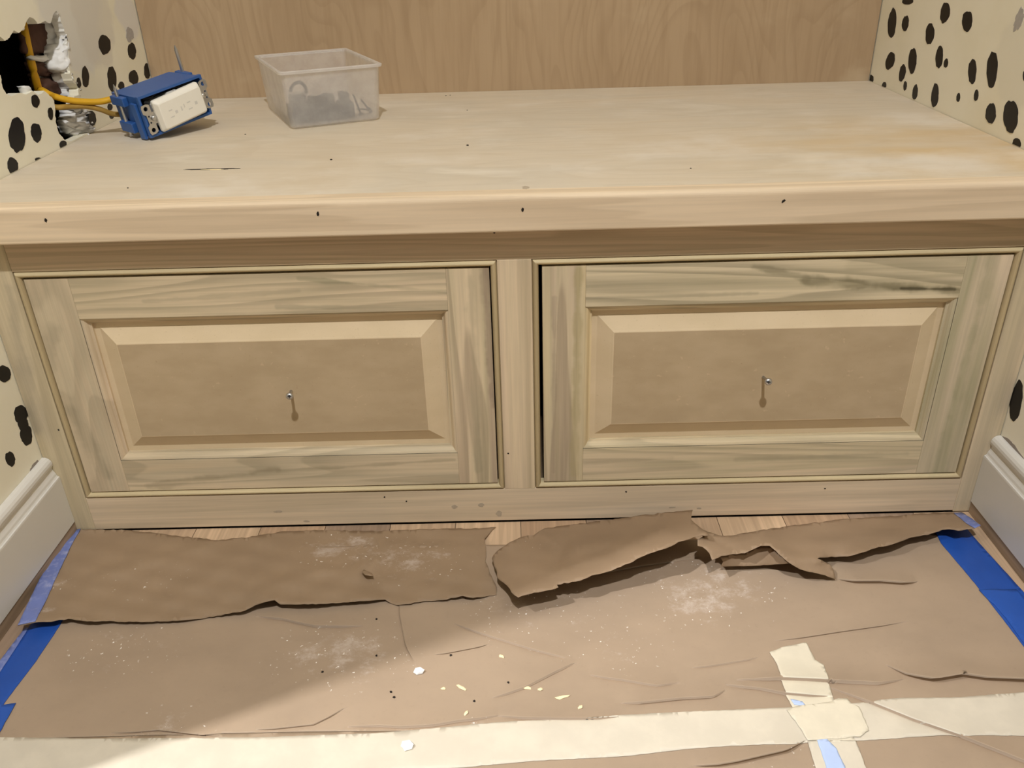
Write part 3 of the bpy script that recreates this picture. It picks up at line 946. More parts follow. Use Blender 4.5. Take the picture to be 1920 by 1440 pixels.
DY = 0.0012
drawer(0.0474, 0.5717, 0.0622, 0.3543, 0.0972, 0.5229, 0.1088, 0.3042, DY, [MAT['dl_stile_a'], MAT['dl_stile_b'], MAT['dl_rail_a'], MAT['dl_rail_b']])
drawer(0.6312, 1.1566, 0.0622, 0.3543, 0.6804, 1.1060, 0.1110, 0.3040, DY, [MAT['dr_stile_a'], MAT['dr_stile_b'], MAT['dr_rail_a'], MAT['dr_rail_b']])

# small nail marks and smudges on the bottom rail
r = random.Random(4)


def disc_on_face(name, u, v_, rx, rz, mat, par, y=0.0, th=0.0003, ang=0.0, off=0.0):
    c = un(u, v_, 1, y)
    N = 12
    pts = []
    for k in range(N):
        a = 2 * math.pi * k / N
        g = 1 + r.uniform(-.2, .2)
        dx, dz = rx * math.cos(a) * g, rz * math.sin(a) * g
        pts.append((c[0] + dx * math.cos(ang) - dz * math.sin(ang), c[2] + dx * math.sin(ang) + dz * math.cos(ang)))
    V, Fc = plate(pts, [], lambda a, b: (a, y - th, b), lambda a, b: (a, y + .0002, b))
    return mesh_obj(name, V, Fc, mat, par)


MAT['smudge_wood'] = plain('pencil_smudge', srgb(182, 164, 138), 0.7, var=0.15, scale=300)
for (u, v_, a, b) in [(522, 959, .006, .002), (575, 977, .004, .0015), (852, 950, .004, .003), (902, 947, .004, .003), (936, 963, .004, .005), (1260, 951, .005, .001), (1311, 953, .003, .0013)]:
    disc_on_face('wood_smudge', u, v_, a, b, MAT['smudge_wood'], cab, 0.0002)
for (u, v_) in [(762, 940), (721, 932), (1174, 922), (1547, 916), (953, 850), (110, 806), (927, 436)]:
    disc_on_face('nail_mark', u, v_, .0011, .0011, MAT['speck'], cab, 0.0001)

# ------------------------------------------------------------------ seat board with nosing
seat = empty('bench_seat', (W / 2, 0.28, ZT - 0.02))
tag(seat, 'pale wooden seat board with rounded front nosing on the cabinet', 'bench seat')
YN0, YN1 = -0.0270, -0.0045
sb = box('seat_board', 0.0008, W - 0.0008, YN1 + 0.0001, D - 0.0003, ZT - 0.019, ZT, MAT['seat'], seat, 0.0004)
prof = [(YN1, ZN + .0006), (YN0 + .002, ZN + .0006), (YN0 + .0006, ZN + .0012), (YN0, ZN + .0026)]
R6 = 0.0065
for k in range(7):
    a = math.pi * (1 - k / 12.0)
    prof.append((YN0 + R6 + R6 * math.cos(a), ZT - R6 + R6 * math.sin(a)))
prof.append((YN1, ZT))
st = [[(x, y, z) for y, z in prof] for x in (0.0008, W - 0.0008)]
v, f = extrude(None, st)
ns = mesh_obj('nosing', v, f, MAT['nosing'], seat)
ns['label'] = 'lighter rounded front edging strip'
box('filler_strip', 0.02, W - 0.02, YN1 + .0001, FT, ZN + .0004, ZT - .0192, MAT['carcass'], seat)
for (u, v_) in [(86, 413), (596, 401), (980, 393), (1469, 377)]:
    disc_on_face('nail_hole', u, v_, .0013, .0024, MAT['speck'], seat, YN0, ang=-.2 if u < 1400 else -.8)


def disc_on_top(name, u, v_, rx, ry, mat, par, z, th=0.0003, ang=0.0, seed=1, N=14, rag=.2):
    rr = random.Random(seed)
    c = un(u, v_, 2, z)
    pts = []
    for k in range(N):
        a = 2 * math.pi * k / N
        g = 1 + rr.uniform(-rag, rag)
        dx, dy = rx * math.cos(a) * g, ry * math.sin(a) * g
        pts.append((c[0] + dx * math.cos(ang) - dy * math.sin(ang), c[1] + dx * math.sin(ang) + dy * math.cos(ang)))
    V, Fc = plate(pts, [], lambda a, b: (a, b, z + th), lambda a, b: (a, b, z - .0002))
    return mesh_obj(name, V, Fc, mat, par)


disc_on_top('knot_split', 403, 317, .030, .0028, MAT['speck'], seat, ZT, .0002, -.02, 3, 24, .4)
disc_on_top('knot_split', 398, 318, .014, .0010, MAT['shaving'], seat, ZT, .0004, -.02, 4, 20, .4)
disc_on_top('pencil_mark', 986, 352, .004, .005, MAT['smudge_wood'], seat, ZT, .0002, .3, 5, 14, .3)

# ------------------------------------------------------------------ screws sticking out of the drawer panels
def screw(base_px, head_px, y_head, label):
    fy = DY + 0.0016
    b = un(base_px[0], base_px[1], 1, fy)
    h = un(head_px[0], head_px[1], 1, y_head)
    b = Vector(b); h = Vector(h)
    d = (h - b).normalized()
    e = empty('screw', b)
    tag(e, label, 'screw', 'screws in the drawer panels')
    # shank with thread rings
    st_pts, rads = [], []
    L = (h - b).length
    n = 28
    for i in range(n + 1):
        st_pts.append(b - d * 0.006 + d * (L + 0.004) * i / n)
        rads.append(0.0019 if i % 2 else 0.0016)
    v, f = tube(st_pts, rads, 10)
    mesh_obj('shank', v, f, MAT['steel'], e, smooth=True)
    hp, hr = [], []
    for s, rr in ((-.0022, .0018), (-.0020, .0040), (-.0008, .0044), (.0004, .0040), (.0013, .0029), (.0017, .0015), (.0018, .0002)):
        hp.append(h + d * s); hr.append(rr)
    v, f = tube(hp, hr, 20)
    hd = mesh_obj('head', v, f, MAT['steel'], e, smooth=True)
    # cross recess
    s = d.cross(Vector((0, 0, 1))).normalized(); n_ = s.cross(d)
    V, Fc = [], []
    for (p, q2) in ((s, n_), (n_, s)):
        k = len(V)
        for zz in (.0012, .00195):
            for (i, j) in ((-1, -1), (1, -1), (1, 1), (-1, 1)):
                V.append(h + d * zz + p * i * .0021 + q2 * j * .00045)
        Fc += [tuple(k + i for i in t_) for t_ in [(0, 3, 2, 1), (4, 5, 6, 7), (0, 1, 5, 4), (1, 2, 6, 5), (2, 3, 7, 6), (3, 0, 4, 7)]]
    mesh_obj('cross_recess', V, Fc, MAT['boxdark'], hd)
    return e


screw((546, 733), (543, 743), -0.024, 'small steel screw poking out of the drawer panel nearer the electrical box')
screw((1431, 707), (1441, 716), -0.024, 'small steel screw poking out of the drawer panel farther from the electrical box')

# ------------------------------------------------------------------ brown floor paper with creases
CREASE = [  # pixels, half width (m), depth (m), ridge height (m)
    ([(651, 1366), (713, 1361), (755, 1363), (813, 1359), (863, 1350), (938, 1342)], .0011, .0036, .0022),
    ([(934, 1343), (1063, 1345), (1163, 1344)], .0011, .0036, .0022),
    ([(1163, 1318), (1222, 1312), (1280, 1306), (1337, 1303), (1360, 1293)], .0012, .0038, .0025),
    ([(851, 1170), (930, 1195), (984, 1211), (1063, 1233)], .0009, .0028, .0015),
    ([(922, 1310), (984, 1287), (1043, 1256), (1080, 1240)], .0008, .0028, .0018),
    ([(1105, 1264), (1168, 1272), (1230, 1283), (1272, 1279)], .0009, .0026, .0018),
    ([(749, 1125), (753, 1160), (763, 1210), (780, 1247)], .0007, .0022, .0008),
    ([(813, 1229), (917, 1208)], .0008, .0010, .0008),
    ([(480, 1372), (588, 1360), (647, 1331)], .0009, .0018, .0012),
    ([(208, 1377), (299, 1370), (417, 1384)], .0009, .0018, .0012),
    ([(480, 1156), (530, 1160), (555, 1166), (592, 1174), (680, 1175)], .0011, .0030, .0025),
    ([(1380, 1274), (1457, 1270), (1550, 1274), (1647, 1279), (1697, 1272)], .0015, .0042, .0045),
    ([(1360, 1282), (1423, 1288), (1473, 1298), (1557, 1306)], .0012, .0036, .0030),
    ([(1553, 1287), (1630, 1313), (1713, 1347), (1800, 1377), (1920, 1425), (2040, 1480)], .0015, .0042, .0030),
    ([(1300, 1438), (1380, 1425), (1467, 1405), (1510, 1390)], .0018, .0042, .0035),
    ([(1660, 1245), (1700, 1260), (1747, 1267), (1800, 1258), (1847, 1265), (1920, 1268), (1990, 1275)], .0030, .0040, .0060),
    ([(1297, 1250), (1423, 1231)], .0007, .0022, .0010),
    ([(1453, 1200), (1580, 1181), (1700, 1165)], .0008, .0012, .0012),
    ([(1100, 1080), (1200, 1062), (1310, 1046)], .0009, .0018, .0012),
    ([(1570, 1086), (1650, 1086), (1720, 1092)], .0030, .0036, .0050),
]
CREASE = [(a, b * 1.25, min(c * 1.4, .0054), d * 1.2) for a, b, c, d in CREASE]
for c in CREASE:
    c[0][:] = [tuple(un(a, b, 2, 0.005)[:2]) for a, b in c[0]]
_rs = np.random.RandomState(7)
WAV = [(_rs.uniform(-1, 1) * 14, _rs.uniform(-1, 1) * 26, _rs.uniform(0, 6.28), _rs.uniform(.3, 1) * .00055) for _ in range(14)]


def field(X, Y, folds=True):
    """height of the floor paper and the sideways push of its folds"""
    X = np.asarray(X, float); Y = np.asarray(Y, float)
    h = np.full(X.shape, 0.0062)
    for kx, ky, ph, am in WAV:
        h = h + am * np.sin(kx * X + ky * Y + ph)
    groove = np.zeros_like(h); SX = np.zeros_like(h); SY = np.zeros_like(h)
    edge = np.clip(np.minimum(X - 0.028, 1.172 - X) / 0.05, 0, 1)
    for pts, w, dep, rid in CREASE:
        best = np.full(X.shape, 9.0); side = np.zeros_like(h); along = np.zeros_like(h); NX = np.zeros_like(h); NY = np.zeros_like(h)
        tot = sum(math.hypot(b[0] - a[0], b[1] - a[1]) for a, b in zip(pts, pts[1:])); acc = 0.0
        for a, b in zip(pts, pts[1:]):
            dx, dy = b[0] - a[0], b[1] - a[1]; L2 = dx * dx + dy * dy; L = math.sqrt(L2)
            sg = 1 if dx > 0 else -1
            t = np.clip(((X - a[0]) * dx + (Y - a[1]) * dy) / L2, 0, 1)
            ex = X - a[0] - t * dx; ey = Y - a[1] - t * dy
            d = np.hypot(ex, ey)
            m = d < best
            best = np.where(m, d, best)
            side = np.where(m, np.sign(dx * ey - dy * ex) * sg, side)
            NX = np.where(m, dy / L * sg, NX); NY = np.where(m, -dx / L * sg, NY)
            along = np.where(m, (acc + t * L) / tot, along)
            acc += L
        fade = np.clip(np.minimum(along, 1 - along) * 5, 0, 1) ** 0.8
        far = side > 0
        h = h + rid * fade * np.where(far, np.exp(-best / .012), 0.25 * np.exp(-best / .006))
        groove = np.maximum(groove, np.where(far, 0, dep * fade * np.exp(-best / (w * 2.0))))
        push = np.where(far, w * 2.6 * fade * np.exp(-best / .006), 0) * edge
        SX += NX * push; SY += NY * push
    h = 0.0012 + (h - 0.0012) * (edge * edge * (3 - 2 * edge))
    return np.maximum(h - groove * np.clip(edge * 3, 0, 1), 0.0009), SX, SY


def hfun(X, Y):
    return field(X, Y)[0]


def crease_rows():
    P = []
    for pts, w, dep, rid in CREASE:
        for a, b in zip(pts, pts[1:]):
            dx, dy = b[0] - a[0], b[1] - a[1]; L = math.hypot(dx, dy)
            n = max(2, int(L / 0.0025))
            for i in range(n):
                t = i / n
                for o in (-.006, -.003, -.0014, -.00022, .00022, .0014, .003, .006, .011):
                    P.append((a[0] + dx * t - dy / L * o * (1 if dx > 0 else -1), a[1] + dy * t + dx / L * o * (1 if dx > 0 else -1)))
    return P


ROWS = crease_rows()


def inpoly_np(P, poly):
    P = np.asarray(P); x, y = P[:, 0], P[:, 1]
    c = np.zeros(len(P), bool)
    j = len(poly) - 1
    for i in range(len(poly)):
        xi, yi = poly[i]; xj, yj = poly[j]
        if yi != yj:
            c ^= ((yi > y) != (yj > y)) & (x < (xj - xi) * (y - yi) / (yj - yi) + xi)
        j = i
    return c


def ribbon_on_floor(name, outline_px, mat, label, cat, lift, step=0.004, world_pts=None, jagamp=0.0, seed=1, group=None, z=0.006, flatz=None, parent=None):
    """thin sheet laid on the floor, following creases and folds"""
    pts = [tuple(un(a, b, 2, z)[:2]) for a, b in outline_px] if world_pts is None else world_pts
    pts = jag(pts, step, jagamp, seed)
    xs = [p[0] for p in pts]; ys = [p[1] for p in pts]
    gx, gy = np.meshgrid(np.arange(min(xs) + step * .5, max(xs), step), np.arange(min(ys) + step * .5, max(ys), step))
    rs = np.random.RandomState(seed)
    G = np.stack([gx.ravel(), gy.ravel()], -1) + rs.uniform(-.15, .15, (gx.size, 2)) * step
    Rw = np.array(ROWS)
    # keep the regular points clear of the dense crease rows
    key = set(map(tuple, np.floor(Rw / 0.004).astype(int)))
    G = np.array([g for g in G if (int(math.floor(g[0] / .004)), int(math.floor(g[1] / .004))) not in key])
    inner = np.concatenate([G, Rw])
    inner = inner[inpoly_np(inner, pts)]
    V2, E2 = [Vector(p) for p in pts], [(i, (i + 1) % len(pts)) for i in range(len(pts))]
    V2 += [Vector(p) for p in inner]
    vo, _, fo, _, _, _ = delaunay_2d_cdt(V2, E2, [], 0, 1e-7)
    P = np.array([(v_[0], v_[1]) for v_ in vo])
    T = np.array([f_[:3] for f_ in fo])
    ok = inpoly_np(P[T].mean(1), pts)
    T = T[ok]
    a_, b_, c_ = P[T[:, 0]], P[T[:, 1]], P[T[:, 2]]
    cr = (b_[:, 0] - a_[:, 0]) * (c_[:, 1] - a_[:, 1]) - (c_[:, 0] - a_[:, 0]) * (b_[:, 1] - a_[:, 1])
    T = np.where((cr < 0)[:, None], T[:, ::-1], T)
    hz, sx, sy = field(P[:, 0], P[:, 1])
    n = len(P)
    co = np.stack([P[:, 0] + sx, P[:, 1] + sy, hz + lift], -1)
    used = {}
    for t_ in T.tolist():
        for i in range(3): used[(t_[i], t_[(i + 1) % 3])] = 1
    bd = [(a, b) for (a, b) in used if (b, a) not in used]
    bv_ = sorted({a for e_ in bd for a in e_}); bi = {a: n + i for i, a in enumerate(bv_)}
    low = co[bv_].copy(); low[:, 2] -= 0.00035
    V = np.concatenate([co, low])
    me = bpy.data.meshes.new(name)
    me.from_pydata(V.tolist(), [], T.tolist() + [(b, a, bi[a], bi[b]) for a, b in bd])
    me.polygons.foreach_set('use_smooth', [True] * len(T) + [False] * len(bd))
    me.materials.append(mat)
    o = bpy.data.objects.new(name, me); COL.objects.link(o)
    if parent: o.parent = parent
    if label: tag(o, label, cat, group)
    return o


ribbon_on_floor('floor_paper', None, MAT['paper_low'], 'wide creased brown kraft paper sheet taped to the floor before the cabinet', 'paper', 0.0, 0.0045, [(0.048, -0.332), (1.152, -0.332), (1.152, -0.052), (0.9, -0.050), (0.6, -0.056), (0.3, -0.052), (0.048, -0.056)], 0, 1)
ribbon_on_floor('floor_paper', None, MAT['paper_far'], 'second brown kraft paper sheet joined on by the masking tape', 'paper', 0.0, 0.008, [(0.048, -1.15), (1.152, -1.15), (1.152, -0.3325), (0.048, -0.3325)], 0, 2)


# masking tapes
ribbon_on_floor('masking_tape', [(-60, 1382), (0, 1383), (200, 1387), (480, 1386), (700, 1377), (960, 1352), (1120, 1342), (1280, 1334), (1480, 1326), (1560, 1322), (1640, 1313), (1690, 1308), (1800, 1306), (1920, 1296), (2060, 1284), (2080, 1366), (1920, 1380), (1830, 1379), (1780, 1377), (1640, 1388), (1500, 1394), (1380, 1400), (1280, 1406), (1180, 1418), (1000, 1427), (860, 1440), (600, 1452), (300, 1458), (-60, 1456)], MAT['mask'], 'long pale masking tape running across the floor paper', 'tape', 0.0007, 0.005, None, 0.0003, 3)
ribbon_on_floor('masking_tape', [(1443, 1221), (1470, 1211), (1512, 1203), (1528, 1236), (1544, 1246), (1552, 1275), (1562, 1308), (1580, 1352), (1604, 1392), (1534, 1394), (1520, 1380), (1494, 1340), (1476, 1308), (1464, 1270), (1457, 1246)], MAT['mask2'], 'short masking tape strip lying across the long masking tape', 'tape', 0.0014, 0.004, None, 0.0004, 4)
ribbon_on_floor('masking_tape', [(1475, 1332), (1492, 1326), (1560, 1316), (1572, 1310), (1588, 1310), (1596, 1320), (1610, 1326), (1622, 1352), (1628, 1372), (1612, 1384), (1560, 1388), (1514, 1391), (1496, 1362)], MAT['mask2'], 'square masking tape patch where the two tapes cross', 'tape', 0.0021, 0.004, None, 0.0006, 5)
ribbon_on_floor('masking_tape', [(1514, 1392), (1560, 1390), (1604, 1390), (1612, 1412), (1630, 1460), (1640, 1520), (1560, 1522), (1530, 1450)], MAT['mask'], 'masking tape piece running off the long tape with blue streak', 'tape', 0.0014, 0.004, None, 0.0004, 6)
MAT['blue_show'] = m_tape('blue_show_through', srgb(176, 196, 232), 0.0, 9, 0.6)
ribbon_on_floor('blue_tape', [(1530, 1386), (1546, 1384), (1568, 1406), (1584, 1440), (1590, 1490), (1560, 1490), (1548, 1440)], MAT['blue_show'], 'long pale blue tape streak on the masking tape piece', 'tape', 0.0019, 0.004, None, 0.0004, 7, 'pale blue tape slivers')
ribbon_on_floor('blue_tape', [(1482, 1311), (1504, 1316), (1514, 1326), (1489, 1322)], MAT['blue_show'], 'tiny pale blue tape sliver beside the square masking tape patch', 'tape', 0.0019, 0.003, None, 0.0003, 8, 'pale blue tape slivers')

# blue tapes along the walls
ribbon_on_floor('blue_tape', [(136, 1060), (176, 1066), (113, 1180), (70, 1246), (12, 1322), (-40, 1400), (-120, 1420), (0, 1256), (54, 1176)], MAT['blue'], 'bright blue tape strip along the wall with the hole', 'tape', 0.0006, 0.006, None, 0.0002, 9, None, 0.002)
ribbon_on_floor('blue_tape', [(-60, 1322), (0, 1322), (10, 1328), (24, 1326), (33, 1325), (18, 1352), (0, 1383), (-90, 1500), (-220, 1500)], MAT['blue2'], 'overlapping blue tape end joining the long masking tape', 'tape', 0.0012, 0.006, None, 0.0005, 10, None, 0.002)
ribbon_on_floor('blue_tape', [(1742, 980), (1800, 975), (1823, 1003), (1870, 1055), (1920, 1110), (1990, 1190), (1925, 1225), (1890, 1180), (1837, 1113), (1763, 1023)], MAT['blue'], 'bright blue tape strip along the wall without a hole', 'tape', 0.0006, 0.006, None, 0.0002, 11, None, 0.002)
ribbon_on_floor('blue_tape', [(1833, 1112), (1842, 1112), (1866, 1108), (1905, 1105), (1960, 1162), (2010, 1220), (1960, 1270), (1920, 1213), (1884, 1164), (1863, 1140), (1852, 1132)], MAT['blue2'], 'overlapping blue tape piece stuck over the other blue strip', 'tape', 0.0012, 0.006, None, 0.0004, 12, None, 0.002)
ribbon_on_floor('blue_tape', [(48, 1176), (54, 1178), (30, 1216), (0, 1262), (-60, 1350), (-72, 1340), (-6, 1246)], MAT['blue_dusty'], 'narrow dusty blue tape sliver between bright tape and baseboard', 'tape', 0.0010, 0.005, None, 0.0003, 13, None, 0.002)


# ------------------------------------------------------------------ torn upper paper: outline in pixels, heights by control points
def rbf(ctrl):
    P = np.array([(c[0] / 100.0, c[1] / 100.0) for c in ctrl]); h = np.array([c[2] for c in ctrl])
    n = len(P)
    def phi(r): return r
    K = phi(np.linalg.norm(P[:, None] - P[None], axis=-1))
    A_ = np.zeros((n + 3, n + 3)); A_[:n, :n] = K; A_[:n, n] = 1; A_[:n, n + 1:] = P; A_[n, :n] = 1; A_[n + 1:, :n] = P.T
    w = np.linalg.solve(A_ + 1e-9 * np.eye(n + 3), np.concatenate([h, [0, 0, 0]]))
    def f(U, V):
        Q = np.stack([np.asarray(U) / 100.0, np.asarray(V) / 100.0], -1)
        return phi(np.linalg.norm(Q[:, None] - P[None], axis=-1)) @ w[:n] + w[n] + Q @ w[n + 1:]
    return f


def torn(name, outline, ctrl, mat, parent=None, seed=1, step=8, amp=1.0, wr=0.0006, ymax=-0.0015, creases=()):
    pts = jag(outline, 7, amp, seed)
    hf = rbf(ctrl)
    us = [p[0] for p in pts]; vs = [p[1] for p in pts]
    inner = []
    rr = random.Random(seed)
    v_ = min(vs) + step
    while v_ < max(vs):
        u = min(us) + step
        while u < max(us):
            if inpoly(u, v_, pts): inner.append((u + rr.uniform(-1.5, 1.5), v_ + rr.uniform(-1.5, 1.5)))
            u += step
        v_ += step
    vo, tris = fill2d(pts, [], inner)
    Pn = np.array(vo)
    h = hf(Pn[:, 0], Pn[:, 1])
    h = h + wr * (np.sin(Pn[:, 0] * .07 + Pn[:, 1] * .11) + np.sin(Pn[:, 0] * .031 - Pn[:, 1] * .17 + 1))
    for pl, w, am in creases:
        best = np.full(len(Pn), 1e9)
        for a, b in zip(pl, pl[1:]):
            dx, dy = b[0] - a[0], b[1] - a[1]
            t_ = np.clip(((Pn[:, 0] - a[0]) * dx + (Pn[:, 1] - a[1]) * dy) / (dx * dx + dy * dy), 0, 1)
            best = np.minimum(best, np.hypot(Pn[:, 0] - a[0] - t_ * dx, Pn[:, 1] - a[1] - t_ * dy))
        h = h + am * np.exp(-best / w)
    V = []
    for (u, v_), hh in zip(vo, h):
        p = un(u, v_, 2, max(hh, 0.0008))
        lo = float(hfun(np.array([p[0]]), np.array([p[1]]))[0]) + 0.0011 if p[1] < -0.050 and 0.05 < p[0] < 1.15 else 0.0012
        if p[2] < lo: p = un(u, v_, 2, lo)
        if p[1] > ymax: p = un(u, v_, 1, ymax)
        V.append(tuple(p))
    n = len(V)
    # thickness along the sheet normal, roughly vertical
    V += [(x, y, z - 0.00035) for x, y, z in V]
    Fc = list(tris) + [(c + n, b + n, a + n) for a, b, c in tris]
    used = {(t_[i], t_[(i + 1) % 3]) for t_ in tris for i in range(3)}
    for (a, b) in used:
        if (b, a) not in used: Fc.append((b, a, a + n, b + n))
    o = mesh_obj(name, V, Fc, mat, parent)
    me = o.data
    me.polygons.foreach_set('use_smooth', [len(p.vertices) == 3 for p in me.polygons])
    return o, hf


OUT_L = [(121, 999), (153, 992), (243, 994), (330, 1004), (410, 1013), (445, 1009), (480, 1005), (530, 996), (605, 994), (705, 996), (800, 992), (905, 990), (930, 988), (918, 1000), (909, 1010), (912, 1037), (910, 1052), (922, 1080), (932, 1102), (931, 1115), (887, 1121), (867, 1117), (830, 1125), (785, 1129), (745, 1135), (735, 1132), (722, 1124), (695, 1126), (607, 1132), (525, 1133), (515, 1125), (480, 1134), (458, 1145), (378, 1160), (330, 1164), (271, 1166), (156, 1164), (128, 1160), (87, 1166), (66, 1167), (33, 1173), (48, 1140), (72, 1090)]
CT_L = [(121, 999, .003), (153, 992, .002), (243, 994, .002), (410, 1013, .003), (530, 996, .003), (705, 996, .003), (905, 990, .003), (930, 988, .003), (912, 1040, .008), (931, 1112, .007), (887, 1121, .012), (830, 1125, .012), (745, 1135, .0075), (722, 1124, .013), (607, 1132, .018), (525, 1133, .018), (510, 1127, .022), (458, 1145, .014), (378, 1160, .0085), (271, 1166, .012), (156, 1164, .016), (87, 1166, .018), (33, 1173, .018), (72, 1090, .008), (250, 1080, .010), (480, 1070, .014), (650, 1070, .012), (800, 1060, .007), (300, 1030, .010), (600, 1030, .006), (420, 1045, .012), (690, 1010, .005)]
tl = empty('torn_paper', (0.3, -0.08, 0.0))
tag(tl, 'dusty torn brown paper strip lying flat with dusty blue tape end', 'paper')
CR_L = [([(410, 1012), (300, 1050), (180, 1080)], 12, .005), ([(705, 996), (676, 1065)], 4, .004), ([(725, 1000), (695, 1066)], 4, .004), ([(764, 996), (772, 1035)], 4, .002), ([(480, 1112), (540, 1088), (600, 1074), (680, 1062)], 10, .004), ([(680, 1062), (735, 1132)], 8, -.003), ([(480, 1012), (560, 1040), (640, 1050)], 12, .003)]
_, hfL = torn('sheet', OUT_L, CT_L, MAT['paper_up'], tl, 3, 7, 1.0, .0009, -0.0015, CR_L)
OUT_LT = [(121, 999), (151, 991), (138, 1014), (112, 1068), (84, 1130), (66, 1165), (33, 1172), (48, 1140), (72, 1090)]


def overlay(name, outline, ctrl, creases, lift, mat, parent, seed, wr=.0006):
    c2 = [(a, b, h + lift) for a, b, h in ctrl]
    return torn(name, outline, c2, mat, parent, seed, 6, .5, wr, -0.0010, creases)[0]


o = overlay('tape_edge', OUT_LT, CT_L, CR_L, .0012, MAT['blue_dusty'], tl, 4)
o['label'] = 'dusty lilac-blue tape along the strip end'
# little torn hole in the sheet, with a lifted lip
LIP = [(676, 1072), (680, 1066), (697, 1074), (702, 1080), (690, 1084), (684, 1080)]
o, _ = torn('lifted_lip', [(678, 1072), (682, 1068), (698, 1075), (700, 1080), (691, 1079), (685, 1078)], [(678, 1072, .019), (682, 1068, .016), (698, 1075, .016), (700, 1080, .017), (691, 1079, .021), (685, 1078, .022)], MAT['paper_up'], tl, 7, 4, .4, 0)
o['label'] = 'small lifted lip of a puncture'

tr = empty('torn_paper', (0.85, -0.04, 0.0))
tag(tr, 'curled torn brown paper strip lifting off the floor', 'paper')
OUT_M = [(1299, 956), (1255, 960), (1167, 971), (1125, 977), (1060, 985), (1020, 991), (1011, 996), (1000, 1004), (980, 1006), (955, 1017), (930, 1035), (922, 1047), (927, 1062), (932, 1072), (932, 1082), (950, 1097), (965, 1116), (972, 1120), (987, 1115), (1040, 1104), (1047, 1101), (1044, 1096), (1080, 1090), (1117, 1077), (1142, 1071), (1180, 1056), (1200, 1045), (1242, 1030), (1280, 1014), (1300, 1007), (1316, 1004), (1330, 1004), (1326, 996), (1312, 988), (1302, 980), (1296, 974)]
CT_M = [(1299, 956, .022), (1255, 960, .018), (1167, 971, .011), (1125, 977, .007), (1020, 991, .008), (1000, 1004, .018), (955, 1017, .022), (930, 1035, .020), (922, 1047, .018), (932, 1082, .020), (965, 1116, .027), (1040, 1104, .028), (1080, 1090, .030), (1142, 1071, .032), (1200, 1045, .040), (1242, 1030, .044), (1280, 1014, .042), (1316, 1004, .036), (1302, 980, .026), (1180, 1010, .026), (1080, 1030, .022), (1000, 1060, .024), (1056, 1029, .018), (1330, 1004, .034)]
CR_M = [([(1011, 997), (1056, 1029), (1140, 1020), (1160, 1020)], 6, .005), ([(1032, 1074), (1130, 1045), (1210, 1010), (1250, 992)], 8, .005), ([(1056, 1029), (1030, 1078)], 7, -.003)]
CT_M = [(a, b, h * (1.3 if h > .02 else 1.1)) for a, b, h in CT_M]
torn('flap', OUT_M, CT_M, MAT['paper_flap'], tr, 11, 7, 1.2, .0005, -0.0012, CR_M)
OUT_R = [(1302, 981), (1312, 989), (1326, 997), (1350, 1004), (1373, 1004), (1395, 999), (1453, 990), (1513, 982), (1580, 973), (1663, 968), (1757, 961), (1803, 960), (1840, 985), (1827, 991), (1813, 992), (1797, 995), (1780, 992), (1767, 993), (1747, 1000), (1710, 1007), (1680, 1018), (1640, 1028), (1603, 1040), (1590, 1043), (1537, 1045), (1532, 1047), (1555, 1057), (1563, 1068), (1567, 1086), (1533, 1075), (1500, 1067), (1477, 1053), (1443, 1023), (1427, 1023), (1397, 1037), (1353, 1042), (1340, 1048), (1335, 1050), (1330, 1037), (1317, 1025), (1308, 1023), (1308, 1012), (1318, 1006), (1308, 996)]
CT_R = [(1302, 981, .026), (1350, 1004, .026), (1395, 999, .010), (1453, 990, .007), (1580, 973, .004), (1663, 968, .003), (1757, 961, .003), (1803, 960, .006), (1840, 985, .022), (1797, 995, .022), (1747, 1000, .021), (1680, 1018, .024), (1603, 1040, .022), (1537, 1045, .022), (1555, 1057, .018), (1567, 1086, .0085), (1500, 1067, .024), (1477, 1053, .032), (1443, 1023, .036), (1427, 1023, .038), (1397, 1037, .034), (1353, 1042, .034), (1335, 1050, .034), (1308, 1023, .036), (1308, 1012, .036), (1420, 1008, .026), (1600, 1000, .015)]
CR_R = [([(1377, 1030), (1330, 1008)], 8, -.006), ([(1450, 1025), (1500, 1050), (1540, 1050)], 7, .004), ([(1400, 1012), (1500, 1020), (1580, 1015), (1680, 1000)], 10, .003)]
CT_R = [(a, b, h * (1.2 if h > .02 else 1.0)) for a, b, h in CT_R]
torn('strip', OUT_R, CT_R, MAT['paper_flap'], tr, 12, 7, 1.0, .0007, -0.0012, CR_R)
torn('folded_under', [(1349, 1043), (1397, 1038), (1427, 1024), (1446, 1026), (1474, 1051), (1480, 1056), (1440, 1059), (1400, 1061), (1351, 1062), (1356, 1053)], [(1349, 1043, .031), (1427, 1024, .034), (1474, 1051, .030), (1440, 1059, .016), (1351, 1062, .016)], MAT['paper_flap'], tr, 13, 6, .6, .0003)
OUT_RT = [(1788, 961), (1803, 960.5), (1822, 972), (1839, 985), (1828, 990), (1812, 981)]
o = overlay('tape_edge', OUT_RT, CT_R, CR_R, .0014, MAT['blue_dusty'], tr, 14, .0007)
o['label'] = 'dusty lilac-blue tape scrap on the strip end'

# ------------------------------------------------------------------ plastic container with hardware
cc = Vector((0.3125, 0.4360)); an = math.radians(24)
ex = Vector((math.cos(an), math.sin(an))); ey = Vector((-math.sin(an), math.cos(an)))
con = empty('plastic_container', (cc.x, cc.y, ZT))
tag(con, 'open translucent plastic container holding dark hardware on the seat', 'container')


def rrect(hw, hd, rad, n=5):
    pts = []
    for (sx, sy, a0) in ((1, -1, -90), (1, 1, 0), (-1, 1, 90), (-1, -1, 180)):
        for k in range(n + 1):
            a = math.radians(a0 + 90 * k / n)
            pts.append((sx * (hw - rad) + rad * math.cos(a), sy * (hd - rad) + rad * math.sin(a)))
    return pts


